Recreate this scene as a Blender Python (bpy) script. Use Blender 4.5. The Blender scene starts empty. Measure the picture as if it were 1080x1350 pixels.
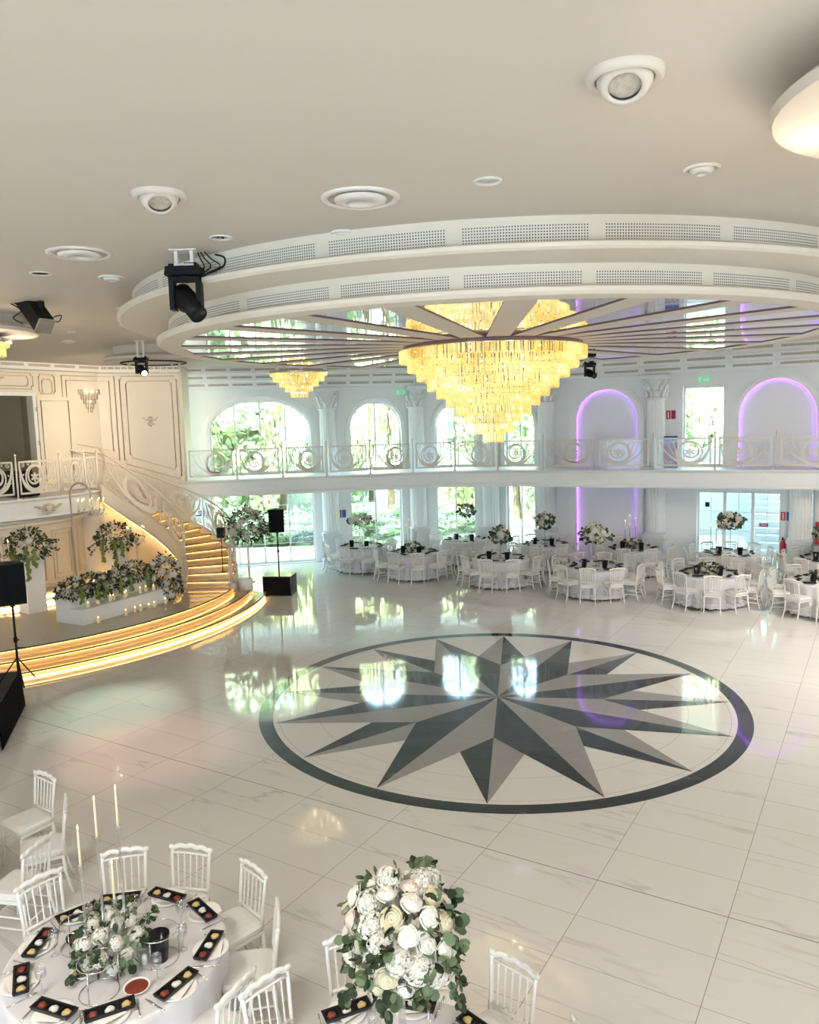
import bpy, math, random
from mathutils import Vector, Matrix
random.seed(7)
PI = math.pi
SC = bpy.context.scene
COL = SC.collection
R = math.radians
# ------------------------------------------------------------------ materials
def nn(nt, t, **kw):
    n = nt.nodes.new(t)
    for k, v in kw.items():
        if k.startswith('in_'):
            n.inputs[int(k[3:])].default_value = v
        else:
            setattr(n, k, v)
    return n
def mat(name, col, rough=.5, metal=0, spec=.5, noise=0, nscale=8, emit=None, es=0, coat=0, trans=0, sub=0):
    m = bpy.data.materials.new(name); m.use_nodes = True
    nt = m.node_tree; b = nt.nodes['Principled BSDF']
    b.inputs['Base Color'].default_value = (*col, 1)
    b.inputs['Roughness'].default_value = rough
    b.inputs['Metallic'].default_value = metal
    b.inputs['Specular IOR Level'].default_value = spec
    b.inputs['Coat Weight'].default_value = coat
    if sub:
        b.inputs['Subsurface Weight'].default_value = sub
        b.inputs['Subsurface Radius'].default_value = (.02, .02, .015)
    if emit:
        b.inputs['Emission Color'].default_value = (*emit, 1)
        b.inputs['Emission Strength'].default_value = es
    if noise:
        tc = nn(nt, 'ShaderNodeTexCoord')
        tx = nn(nt, 'ShaderNodeTexNoise'); tx.inputs['Scale'].default_value = nscale; tx.inputs['Detail'].default_value = 4
        nt.links.new(tc.outputs['Object'], tx.inputs['Vector'])
        mr = nn(nt, 'ShaderNodeMapRange'); mr.inputs['To Min'].default_value = 1 - noise; mr.inputs['To Max'].default_value = 1 + noise
        nt.links.new(tx.outputs['Fac'], mr.inputs['Value'])
        mx = nn(nt, 'ShaderNodeVectorMath', operation='SCALE'); mx.inputs[0].default_value = col
        nt.links.new(mr.outputs[0], mx.inputs['Scale'])
        nt.links.new(mx.outputs[0], b.inputs['Base Color'])
    return m
def clear_mat(name, tint, gloss, rough=.02, haze=0, hazecol=(1, 1, 1)):
    m = bpy.data.materials.new(name); m.use_nodes = True
    nt = m.node_tree; nt.nodes.clear()
    o = nn(nt, 'ShaderNodeOutputMaterial')
    t = nn(nt, 'ShaderNodeBsdfTransparent'); t.inputs[0].default_value = (*tint, 1)
    g = nn(nt, 'ShaderNodeBsdfGlossy'); g.inputs['Roughness'].default_value = rough
    mx = nn(nt, 'ShaderNodeMixShader'); mx.inputs[0].default_value = gloss
    nt.links.new(t.outputs[0], mx.inputs[1]); nt.links.new(g.outputs[0], mx.inputs[2])
    last = mx
    if haze:
        d = nn(nt, 'ShaderNodeBsdfTranslucent'); d.inputs[0].default_value = (*hazecol, 1)
        m2 = nn(nt, 'ShaderNodeMixShader'); m2.inputs[0].default_value = haze
        nt.links.new(mx.outputs[0], m2.inputs[1]); nt.links.new(d.outputs[0], m2.inputs[2]); last = m2
    nt.links.new(last.outputs[0], o.inputs[0])
    return m
def emis(name, col, s):
    m = bpy.data.materials.new(name); m.use_nodes = True
    nt = m.node_tree; nt.nodes.clear()
    o = nn(nt, 'ShaderNodeOutputMaterial'); e = nn(nt, 'ShaderNodeEmission')
    e.inputs[0].default_value = (*col, 1); e.inputs[1].default_value = s
    nt.links.new(e.outputs[0], o.inputs[0])
    return m
M = {}
M['band'] = mat('ceiling_paint_lamplit', (.80, .73, .62), .6, noise=.02, nscale=2)  # ceiling paint made lighter and creamier for the lamplight on the disc
M['ceil'] = mat('ceiling_paint', (.68, .62, .545), .7, noise=.02, nscale=2)
M['wall'] = mat('wall_paint', (.84, .83, .81), .6, noise=.02, nscale=3)
M['cream'] = mat('cream_paint', (.80, .72, .60), .55, noise=.02, nscale=3)
M['gilt'] = mat('champagne_moulding', (.66, .58, .45), .45)
M['plaster'] = mat('white_plaster', (.86, .85, .82), .5, noise=.03, nscale=14)
M['stone'] = mat('grey_pedestal_marble', (.66, .66, .66), .35, noise=.08, nscale=7)
M['lacquer'] = mat('white_lacquer', (.80, .775, .73), .3, noise=.02, nscale=20)
M['rail'] = mat('cream_painted_iron', (.76, .69, .60), .4)
M['cushion'] = mat('white_cushion', (.74, .72, .69), .7, noise=.05, nscale=18)
M['cloth'] = mat('white_tablecloth', (.66, .64, .66), .8, noise=.03, nscale=10)
M['black'] = mat('black_plastic', (.006, .006, .007), .5, 0, .2, noise=.3, nscale=40)
M['gloss_black'] = mat('glossy_black', (.01, .012, .014), .15, 0, .3)
M['skirt'] = mat('black_fabric', (.006, .006, .007), .9, 0, .15, noise=.3, nscale=12)
M['slate'] = mat('black_tray', (.012, .013, .015), .35, 0, .3)
M['china'] = mat('white_china', (.88, .87, .85), .12)
M['napkin'] = mat('paper_napkin', (.86, .83, .79), .85)
M['steel'] = mat('polished_steel', (.75, .74, .70), .15, 1)
M['chrome'] = mat('chrome', (.8, .8, .82), .08, 1)
M['leaf'] = mat('eucalyptus_leaf', (.125, .175, .095), .6, 0, .3, noise=.45, nscale=6)
M['leaf_mid'] = mat('olive_leaf', (.065, .085, .035), .7, 0, .2, noise=.5, nscale=6)
M['leaf_dark'] = mat('dark_leaf', (.035, .052, .026), .65, 0, .25, noise=.5, nscale=6)
M['moss'] = mat('hanging_green', (.22, .27, .06), .6, noise=.3, nscale=9)
M['petal'] = mat('white_petal', (.74, .72, .64), .6, noise=.05, nscale=30, sub=.1)
M['blush'] = mat('blush_petal', (.74, .63, .56), .6, noise=.05, nscale=30)
M['cream_petal'] = mat('ivory_petal', (.66, .60, .42), .6, noise=.05, nscale=30)
M['wax'] = mat('ivory_wax', (.78, .68, .46), .5, emit=(1, .66, .28), es=.05)
M['flame'] = emis('candle_flame', (1, .72, .28), 6)
M['led'] = emis('warm_led_strip', (1, .58, .16), 9)
M['led_base'] = emis('warm_led_strip_base', (1, .70, .34), 6)
M['dull_steel'] = mat('dull_grey_metal', (.42, .38, .33), .4, .3)
M['nosing'] = mat('dark_nosing', (.10, .075, .05), .5)
M['led_soft'] = emis('warm_led_strip_dim', (1, .66, .26), 12)
M['purple'] = emis('purple_led_strip', (.42, .14, 1), 2.6)
M['lens_on'] = emis('lit_lens', (1, .96, .92), 12)
M['bulb'] = emis('warm_bulb', (1, .8, .5), 16)
M['brown'] = mat('brown_reveal', (.20, .12, .13), .4)
M['red'] = mat('red_enamel', (.50, .02, .03), .35)
M['maroon'] = mat('maroon_cover', (.27, .02, .04), .6)
M['blue'] = mat('blue_print', (.03, .10, .42), .5)
M['sign_white'] = mat('white_print', (.9, .9, .9), .5)
M['exit'] = mat('green_sign', (.10, .48, .22), .4, emit=(.25, 1, .5), es=.25)
M['sauce'] = mat('red_sauce', (.22, .035, .02), .4, noise=.4, nscale=60)
M['hummus'] = mat('beige_dip', (.62, .47, .20), .6, noise=.2, nscale=60)
M['yoghurt'] = mat('white_dip', (.74, .72, .66), .5)
M['olive'] = mat('dark_olives', (.09, .035, .03), .35, noise=.5, nscale=70)
M['grain'] = mat('mixed_nuts', (.38, .27, .13), .6, noise=.5, nscale=90)
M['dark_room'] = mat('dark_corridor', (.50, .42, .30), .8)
M['bark'] = mat('tree_bark', (.16, .12, .08), .9)
M['lawn'] = mat('lawn', (.50, .54, .36), .9, noise=.3, nscale=.8)
M['tree'] = mat('tree_leaf', (.40, .49, .28), .6, noise=.4, nscale=.9)
M['tree_yellow'] = mat('willow_leaf', (.58, .60, .32), .6, noise=.35, nscale=.9)
M['hedge'] = mat('hedge_leaf', (.3, .44, .2), .6, noise=.4, nscale=1.2)
M['outside'] = mat('outdoor_white_in_shade', (.50, .54, .56), .7)  # white steps and walls greyed blue, their shade put into the colour
M['glass'] = clear_mat('window_glass', (.93, .97, .97), .06)
M['rail_glass'] = clear_mat('railing_glass', (.97, .985, .99), .012)
M['crystal'] = clear_mat('clear_crystal', (.92, .92, .92), .3, .06, .12, (1, .97, .92))
M['goblet'] = clear_mat('wine_glass', (.95, .95, .95), .16, .03)
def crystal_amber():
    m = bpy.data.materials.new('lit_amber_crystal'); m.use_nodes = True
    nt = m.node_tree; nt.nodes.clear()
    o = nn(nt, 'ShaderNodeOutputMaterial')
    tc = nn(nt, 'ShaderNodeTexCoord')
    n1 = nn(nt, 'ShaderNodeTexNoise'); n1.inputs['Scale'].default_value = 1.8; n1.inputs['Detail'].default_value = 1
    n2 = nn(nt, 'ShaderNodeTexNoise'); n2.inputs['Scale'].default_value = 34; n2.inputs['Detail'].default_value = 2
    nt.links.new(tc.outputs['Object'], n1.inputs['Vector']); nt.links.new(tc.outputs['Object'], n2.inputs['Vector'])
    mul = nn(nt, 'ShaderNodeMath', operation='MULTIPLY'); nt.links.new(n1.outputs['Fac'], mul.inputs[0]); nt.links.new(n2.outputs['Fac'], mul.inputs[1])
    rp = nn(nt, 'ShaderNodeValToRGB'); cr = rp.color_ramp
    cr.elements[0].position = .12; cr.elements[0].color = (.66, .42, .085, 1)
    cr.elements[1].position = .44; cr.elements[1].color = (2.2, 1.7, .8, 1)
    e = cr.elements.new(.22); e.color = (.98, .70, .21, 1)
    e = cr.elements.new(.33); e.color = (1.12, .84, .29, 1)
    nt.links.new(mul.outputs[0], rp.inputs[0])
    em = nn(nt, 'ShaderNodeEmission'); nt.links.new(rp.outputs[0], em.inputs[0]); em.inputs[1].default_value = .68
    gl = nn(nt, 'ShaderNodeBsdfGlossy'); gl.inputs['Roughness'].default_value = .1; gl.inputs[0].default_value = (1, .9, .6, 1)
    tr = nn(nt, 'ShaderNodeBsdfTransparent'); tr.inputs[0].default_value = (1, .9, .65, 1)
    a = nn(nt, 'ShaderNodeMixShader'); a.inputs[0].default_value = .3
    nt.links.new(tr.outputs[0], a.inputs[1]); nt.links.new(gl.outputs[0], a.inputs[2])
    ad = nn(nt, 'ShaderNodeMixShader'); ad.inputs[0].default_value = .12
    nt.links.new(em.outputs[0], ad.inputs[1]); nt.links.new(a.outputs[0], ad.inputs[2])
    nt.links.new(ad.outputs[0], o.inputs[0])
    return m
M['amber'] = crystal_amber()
def marble(name, base, vein, rough, kind, amount=.5, joint=None):
    """kind: 'grid' (hall tiles), 'ring' (round inlay tiles), 'plain'"""
    m = bpy.data.materials.new(name); m.use_nodes = True
    nt = m.node_tree; b = nt.nodes['Principled BSDF']; L = nt.links.new
    b.inputs['Roughness'].default_value = rough; b.inputs['IOR'].default_value = 1.5 if kind == 'plain' else 1.68
    geo = nn(nt, 'ShaderNodeNewGeometry')
    def dot(v):
        n = nn(nt, 'ShaderNodeVectorMath', operation='DOT_PRODUCT'); L(geo.outputs['Position'], n.inputs[0]); n.inputs[1].default_value = v; return n.outputs['Value']
    def mth(op, a, c=None):
        n = nn(nt, 'ShaderNodeMath', operation=op)
        if isinstance(a, (int, float)): n.inputs[0].default_value = a
        else: L(a, n.inputs[0])
        if c is not None:
            if isinstance(c, (int, float)): n.inputs[1].default_value = c
            else: L(c, n.inputs[1])
        return n.outputs[0]
    u = dot((.8541, -.5202, 0)); v = dot((.5202, .8541, 0))
    A, B, U0, V0 = 1.2543, .6458, -1.101, 7.338
    tu = mth('DIVIDE', mth('SUBTRACT', u, U0), A); tv = mth('DIVIDE', mth('SUBTRACT', v, V0), B)
    idu = mth('FLOOR', tu); idv = mth('FLOOR', tv)
    ident = nn(nt, 'ShaderNodeCombineXYZ'); L(idu, ident.inputs[0]); L(idv, ident.inputs[1])
    wn = nn(nt, 'ShaderNodeTexWhiteNoise'); L(ident.outputs[0], wn.inputs['Vector'])
    sp = nn(nt, 'ShaderNodeSeparateColor'); L(wn.outputs['Color'], sp.inputs[0])
    cv = nn(nt, 'ShaderNodeCombineXYZ')
    off = 40 if kind == 'grid' else 0
    L(mth('ADD', mth('MULTIPLY', u, .42), mth('MULTIPLY', sp.outputs[0], off)), cv.inputs[0])
    L(mth('ADD', mth('MULTIPLY', v, 2.3), mth('MULTIPLY', sp.outputs[1], off)), cv.inputs[1])
    L(mth('MULTIPLY', sp.outputs[2], off), cv.inputs[2])
    nz = nn(nt, 'ShaderNodeTexNoise'); nz.inputs['Scale'].default_value = .9; nz.inputs['Detail'].default_value = 5; nz.inputs['Distortion'].default_value = .25
    L(cv.outputs[0], nz.inputs['Vector'])
    d = mth('ABSOLUTE', mth('SUBTRACT', nz.outputs['Fac'], .53))
    mr = nn(nt, 'ShaderNodeMapRange', interpolation_type='SMOOTHSTEP'); L(d, mr.inputs['Value'])
    mr.inputs['From Min'].default_value = 0; mr.inputs['From Max'].default_value = .02; mr.inputs['To Min'].default_value = amount; mr.inputs['To Max'].default_value = 0
    nz2 = nn(nt, 'ShaderNodeTexNoise'); nz2.inputs['Scale'].default_value = .8; nz2.inputs['Detail'].default_value = 2
    L(cv.outputs[0], nz2.inputs['Vector'])
    vm = mth('MULTIPLY', mr.outputs[0], mth('MULTIPLY', mth('SUBTRACT', nz2.outputs['Fac'], .47), 3.4))
    vm = mth('MAXIMUM', vm, 0.0)
    mx = nn(nt, 'ShaderNodeMix', data_type='RGBA'); L(vm, mx.inputs[0]); mx.inputs[6].default_value = (*base, 1); mx.inputs[7].default_value = (*vein, 1)
    col = mx.outputs[2]
    if kind == 'grid':
        def line(t, per, w):
            f = mth('FRACT', mth('ADD', t, .5)); return mth('LESS_THAN', mth('MULTIPLY', mth('ABSOLUTE', mth('SUBTRACT', f, .5)), per), w)
        g = mth('MAXIMUM', line(tu, A, .0035), line(tv, B, .0026))
        ex = mth('LESS_THAN', mth('ABSOLUTE', mth('SUBTRACT', v, V0)), .005)
        g = mth('MAXIMUM', mth('MULTIPLY', g, .7), ex)
        m2 = nn(nt, 'ShaderNodeMix', data_type='RGBA'); L(g, m2.inputs[0]); L(col, m2.inputs[6]); m2.inputs[7].default_value = (.16, .13, .11, 1); col = m2.outputs[2]
    if kind == 'ring':
        sub = nn(nt, 'ShaderNodeVectorMath', operation='SUBTRACT'); L(geo.outputs['Position'], sub.inputs[0]); sub.inputs[1].default_value = (1.407, 12.865, 0)
        ln = nn(nt, 'ShaderNodeVectorMath', operation='LENGTH'); L(sub.outputs[0], ln.inputs[0])
        f = mth('FRACT', mth('DIVIDE', mth('SUBTRACT', ln.outputs['Value'], .27), .62))
        g = mth('LESS_THAN', mth('ABSOLUTE', mth('SUBTRACT', f, .5)), .006)
        m2 = nn(nt, 'ShaderNodeMix', data_type='RGBA'); L(mth('MULTIPLY', g, .6), m2.inputs[0]); L(col, m2.inputs[6]); m2.inputs[7].default_value = (.2, .17, .15, 1); col = m2.outputs[2]
    L(col, b.inputs['Base Color'])
    return m
M['floor'] = marble('hall_marble_tiles', (.70, .675, .655), (.42, .38, .34), .05, 'grid', .8)
M['inlay'] = marble('round_marble_tiles', (.71, .685, .665), (.45, .41, .38), .05, 'ring', .5)
M['dark_marble'] = marble('dark_marble', (.016, .026, .036), (.5, .48, .46), .06, 'ring', .25)
M['grey_marble'] = marble('grey_marble', (.30, .285, .28), (.5, .48, .46), .06, 'ring', .3)
M['stage_marble'] = marble('beige_marble', (.44, .36, .265), (.27, .21, .15), .1, 'plain', .6)
def grille_mat():
    m = bpy.data.materials.new('perforated_plaster'); m.use_nodes = True
    nt = m.node_tree; b = nt.nodes['Principled BSDF']; L = nt.links.new
    uv = nn(nt, 'ShaderNodeUVMap'); sp = nn(nt, 'ShaderNodeSeparateXYZ'); L(uv.outputs[0], sp.inputs[0])
    def ax(o, per):
        a = nn(nt, 'ShaderNodeMath', operation='DIVIDE'); L(o, a.inputs[0]); a.inputs[1].default_value = per
        f = nn(nt, 'ShaderNodeMath', operation='FRACT'); L(a.outputs[0], f.inputs[0])
        s = nn(nt, 'ShaderNodeMath', operation='SUBTRACT'); L(f.outputs[0], s.inputs[0]); s.inputs[1].default_value = .5
        q = nn(nt, 'ShaderNodeMath', operation='ABSOLUTE'); L(s.outputs[0], q.inputs[0])
        c = nn(nt, 'ShaderNodeMath', operation='LESS_THAN'); L(q.outputs[0], c.inputs[0]); c.inputs[1].default_value = .26
        return c.outputs[0]
    mu = nn(nt, 'ShaderNodeMath', operation='MULTIPLY'); L(ax(sp.outputs[0], .0265), mu.inputs[0]); L(ax(sp.outputs[1], .0265), mu.inputs[1])
    mx = nn(nt, 'ShaderNodeMix', data_type='RGBA'); L(mu.outputs[0], mx.inputs[0]); mx.inputs[6].default_value = (.80, .76, .68, 1); mx.inputs[7].default_value = (.13, .09, .055, 1)
    L(mx.outputs[2], b.inputs['Base Color']); b.inputs['Roughness'].default_value = .6
    return m
M['grille'] = grille_mat()
M['slot'] = mat('dark_slot_grille', (.52, .46, .37), .6, noise=.5, nscale=26)
M['mirror'] = mat('led_cast_ceiling_mirror', (.80, .74, .82), .03, 1)  # purple cast of the LEDs put into the mirror colour
# ------------------------------------------------------------------ mesh builder
class MB:
    def __init__(s): s.v = []; s.f = []; s.sm = []; s.mi = []; s.uv = None
    def add(s, vs, fs, smooth=False, mi=0):
        k = len(s.v); s.v.extend(tuple(p) for p in vs)
        for f in fs:
            s.f.append(tuple(i + k for i in f)); s.sm.append(smooth); s.mi.append(mi)
        return s
    def box(s, cx, cy, cz, sx, sy, sz, rot=0, mi=0, taper=1):
        c, n = math.cos(rot), math.sin(rot); vs = []
        for z in (-.5, .5):
            t = taper if z > 0 else 1
            for x, y in ((-.5, -.5), (.5, -.5), (.5, .5), (-.5, .5)):
                X, Y = x * sx * t, y * sy * t
                vs.append((cx + X * c - Y * n, cy + X * n + Y * c, cz + z * sz))
        return s.add(vs, [(3, 2, 1, 0), (4, 5, 6, 7), (0, 1, 5, 4), (1, 2, 6, 5), (2, 3, 7, 6), (3, 0, 4, 7)], mi=mi)
    def obox(s, o, ax, ay, az, mi=0):
        o, ax, ay, az = map(Vector, (o, ax, ay, az))
        vs = [o, o + ax, o + ax + ay, o + ay, o + az, o + ax + az, o + ax + ay + az, o + ay + az]
        return s.add(vs, [(3, 2, 1, 0), (4, 5, 6, 7), (0, 1, 5, 4), (1, 2, 6, 5), (2, 3, 7, 6), (3, 0, 4, 7)], mi=mi)
    def lathe(s, prof, n=16, c=(0, 0, 0), mi=0, smooth=True, fold=None, cap=True, axis=None):
        vs = []
        for i, (r, z) in enumerate(prof):
            for j in range(n):
                a = 2 * PI * j / n
                rr = r if fold is None else r * fold(a, i)
                vs.append((rr * math.cos(a), rr * math.sin(a), z))
        fs = []
        for i in range(len(prof) - 1):
            for j in range(n):
                k = (j + 1) % n
                fs.append((i * n + j, i * n + k, (i + 1) * n + k, (i + 1) * n + j))
        if cap:
            fs.append(tuple(range(n - 1, -1, -1))); fs.append(tuple((len(prof) - 1) * n + j for j in range(n)))
        if axis is not None:
            q = Vector((0, 0, 1)).rotation_difference(Vector(axis).normalized())
            vs = [q @ Vector(p) for p in vs]
        vs = [(p[0] + c[0], p[1] + c[1], p[2] + c[2]) for p in vs]
        return s.add(vs, fs, smooth, mi)
    def tube(s, p0, p1, r0, r1=None, n=8, mi=0, smooth=True):
        r1 = r0 if r1 is None else r1
        d = Vector(p1) - Vector(p0)
        return s.lathe([(r0, 0), (r1, d.length)], n, p0, mi, smooth, axis=d)
    def path(s, pts, r, n=6, closed=False, mi=0, smooth=True, flat=None):
        P = [Vector(p) for p in pts]; m = len(P); vs = []
        up = Vector((0, 0, 1)); 
        for i in range(m):
            a = P[(i - 1) % m] if (closed or i > 0) else P[i]
            b = P[(i + 1) % m] if (closed or i < m - 1) else P[i]
            t = (b - a).normalized()
            x = t.cross(up)
            if x.length < 1e-3: x = t.cross(Vector((0, 1, 0)))
            x.normalize(); y = x.cross(t).normalized()
            rr = r[i] if isinstance(r, (list, tuple)) else r
            for j in range(n):
                q = 2 * PI * (j + .5) / n
                vs.append(P[i] + x * math.cos(q) * rr * (flat[0] if flat else 1) + y * math.sin(q) * rr * (flat[1] if flat else 1))
        fs = []
        for i in range(m if closed else m - 1):
            for j in range(n):
                k = (j + 1) % n; i2 = (i + 1) % m
                fs.append((i * n + j, i * n + k, i2 * n + k, i2 * n + j))
        if not closed:
            fs.append(tuple(range(n - 1, -1, -1))); fs.append(tuple((m - 1) * n + j for j in range(n)))
        return s.add(vs, fs, smooth, mi)
    def prism(s, poly, z0, z1, mi=0):
        n = len(poly)
        vs = [(x, y, z0) for x, y in poly] + [(x, y, z1) for x, y in poly]
        fs = [tuple(range(n - 1, -1, -1)), tuple(range(n, 2 * n))] + [(i, (i + 1) % n, n + (i + 1) % n, n + i) for i in range(n)]
        return s.add(vs, fs, mi=mi)
    def strip(s, A, B, closed=False, smooth=True, mi=0):
        n = len(A); vs = list(A) + list(B)
        fs = [(i, (i + 1) % n, n + (i + 1) % n, n + i) for i in range(n if closed else n - 1)]
        return s.add(vs, fs, smooth, mi)
    def sphere(s, c, r, n=10, m=7, mi=0, sc=(1, 1, 1)):
        pr = [(max(1e-4, math.sin(PI * i / m)) * r, -math.cos(PI * i / m) * r) for i in range(m + 1)]
        k = len(s.v); s.lathe(pr, n, (0, 0, 0), mi)
        for i in range(k, len(s.v)):
            x, y, z = s.v[i]; s.v[i] = (x * sc[0] + c[0], y * sc[1] + c[1], z * sc[2] + c[2])
        return s
    def quad(s, c, u, v, mi=0, n=4, smooth=False):
        c, u, v = Vector(c), Vector(u), Vector(v)
        if n == 4: vs = [c - u - v, c + u - v, c + u + v, c - u + v]
        else: vs = [c + u * math.cos(2 * PI * i / n) + v * math.sin(2 * PI * i / n) for i in range(n)]
        return s.add(vs, [tuple(range(len(vs)))], smooth, mi)
    def mesh(s, name, mats):
        me = bpy.data.meshes.new(name)
        me.from_pydata(s.v, [], s.f)
        for m in (mats if isinstance(mats, (list, tuple)) else [mats]): me.materials.append(m)
        me.polygons.foreach_set('use_smooth', s.sm)
        if max(s.mi, default=0): me.polygons.foreach_set('material_index', s.mi)
        if s.uv:
            l = me.uv_layers.new(name='UVMap')
            for lp in me.loops: l.data[lp.index].uv = s.uv[lp.vertex_index]
        me.update()
        return me
    def build(s, name, mats, parent=None, label=None, kind=None, loc=None):
        o = bpy.data.objects.new(name, s.mesh(name, mats)); COL.objects.link(o)
        if parent: o.parent = parent
        if label: o['label'] = label
        if kind: o['kind'] = kind
        if loc: o.location = loc
        return o
def inst(me, name, parent=None, loc=(0, 0, 0), rot=(0, 0, 0), sc=(1, 1, 1)):
    o = bpy.data.objects.new(name, me); COL.objects.link(o)
    if parent: o.parent = parent
    o.location = loc; o.rotation_euler = rot; o.scale = sc if isinstance(sc, tuple) else (sc, sc, sc)
    return o
def tag(o, label, cat, group=None, kind=None):
    o['label'] = label; o['category'] = cat
    if group: o['group'] = group
    if kind: o['kind'] = kind
    return o
def thing(name, label, cat, loc=(0, 0, 0), rz=0, group=None):
    o = bpy.data.objects.new(name, None); COL.objects.link(o)
    o.location = loc; o.rotation_euler = (0, 0, rz); o.empty_display_size = .2
    return tag(o, label, cat, group)
KIDS = {}
def children(o):
    return [c for c in bpy.data.objects if c.parent == o]
def copy_tree(o, loc, rz=0, label=None, group=None, sc=None):
    def kids(p):
        if p.name not in KIDS: KIDS[p.name] = children(p)
        return KIDS[p.name]
    r = o.copy(); COL.objects.link(r); r.location = loc; r.rotation_euler = (0, 0, rz)
    if sc: r.scale = (sc, sc, sc)
    if label: r['label'] = label
    if group: r['group'] = group
    for c in kids(o):
        d = c.copy(); COL.objects.link(d); d.parent = r
        for g in kids(c):
            e = g.copy(); COL.objects.link(e); e.parent = d
    return r
def struct(o): o['kind'] = 'structure'; return o
def sempty(name):
    o = bpy.data.objects.new(name, None); COL.objects.link(o); return struct(o)
def arc(c, r, a0, a1, n, z=None):
    out = []
    for i in range(n + 1):
        a = R(a0 + (a1 - a0) * i / n); p = (c[0] + r * math.cos(a), c[1] + r * math.sin(a))
        out.append(p if z is None else (*p, z))
    return out
def spline(P, per=6):
    P = [Vector(p) for p in P]; out = []
    for i in range(len(P) - 1):
        a = P[max(i - 1, 0)]; b = P[i]; c = P[i + 1]; d = P[min(i + 2, len(P) - 1)]
        for k in range(per):
            t = k / per
            out.append(.5 * ((2 * b) + (c - a) * t + (2 * a - 5 * b + 4 * c - d) * t * t + (3 * b - a - 3 * c + d) * t ** 3))
    out.append(P[-1]); return out
# ------------------------------------------------------------------ hall geometry constants
CZ = 6.53                       # ceiling
ZB = 3.07                       # balcony floor
CC = (1.407, 12.865)            # centre of the compass and of the dropped ceiling
P2 = Vector((.30, 27.15)); P3 = Vector((2.95, 26.95))
L0 = Vector((-8.70, 25.26)); R0 = Vector((16.0, 19.51))
SEG = {'L': (L0, P2), 'M': (P2, P3), 'R': (P3, R0)}
for k in SEG:
    A, B = SEG[k]; t = (B - A).normalized(); SEG[k] = (A, t, Vector((t.y, -t.x)), (B - A).length)   # normal into the hall
def wp(seg, s, off, z):
    A, t, n, L = SEG[seg]; p = A + t * s + n * off
    return (p.x, p.y, z)
WB = [Vector((-13.84, 15.31)), Vector((-8.97, 23.10)), Vector((-6.85, 23.95))]   # panelled wall beside the stairs
def lwp(i, s, off, z):
    A, B = WB[i], WB[i + 1]; t = (B - A).normalized(); n = Vector((t.y, -t.x)); p = A + t * s + n * off
    return (p.x, p.y, z)
# ------------------------------------------------------------------ floor + compass
MB().add([(-24, -12, 0), (24, -12, 0), (24, 30, 0), (-24, 30, 0)], [(0, 1, 2, 3)]).build('floor', M['floor'], kind='structure')
mb = MB()
def ringpts(r, n, z): return [(CC[0] + r * math.cos(2 * PI * i / n), CC[1] + r * math.sin(2 * PI * i / n), z) for i in range(n)]
mb.add(ringpts(3.77, 128, .0015), [tuple(range(128))], mi=0)
mb.strip(ringpts(3.77, 128, .0015), ringpts(3.995, 128, .0015), True, False, 1)
def starpt(r, a, z): return (CC[0] + r * math.cos(R(a)), CC[1] + r * math.sin(R(a)), z)
for ph, z in ((36.5, .0025), (14.0, .0035)):
    for k in range(8):
        a = ph + 45 * k
        # clockwise half dark, counter-clockwise half grey
        mb.add([starpt(0, 0, z), starpt(1.735, a - 22.5, z), starpt(3.76, a, z)], [(0, 1, 2)], mi=1)
        mb.add([starpt(0, 0, z), starpt(3.76, a, z), starpt(1.735, a + 22.5, z)], [(0, 1, 2)], mi=2)
mb.build('trim_1', [M['inlay'], M['dark_marble'], M['grey_marble']], kind='structure')
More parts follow.
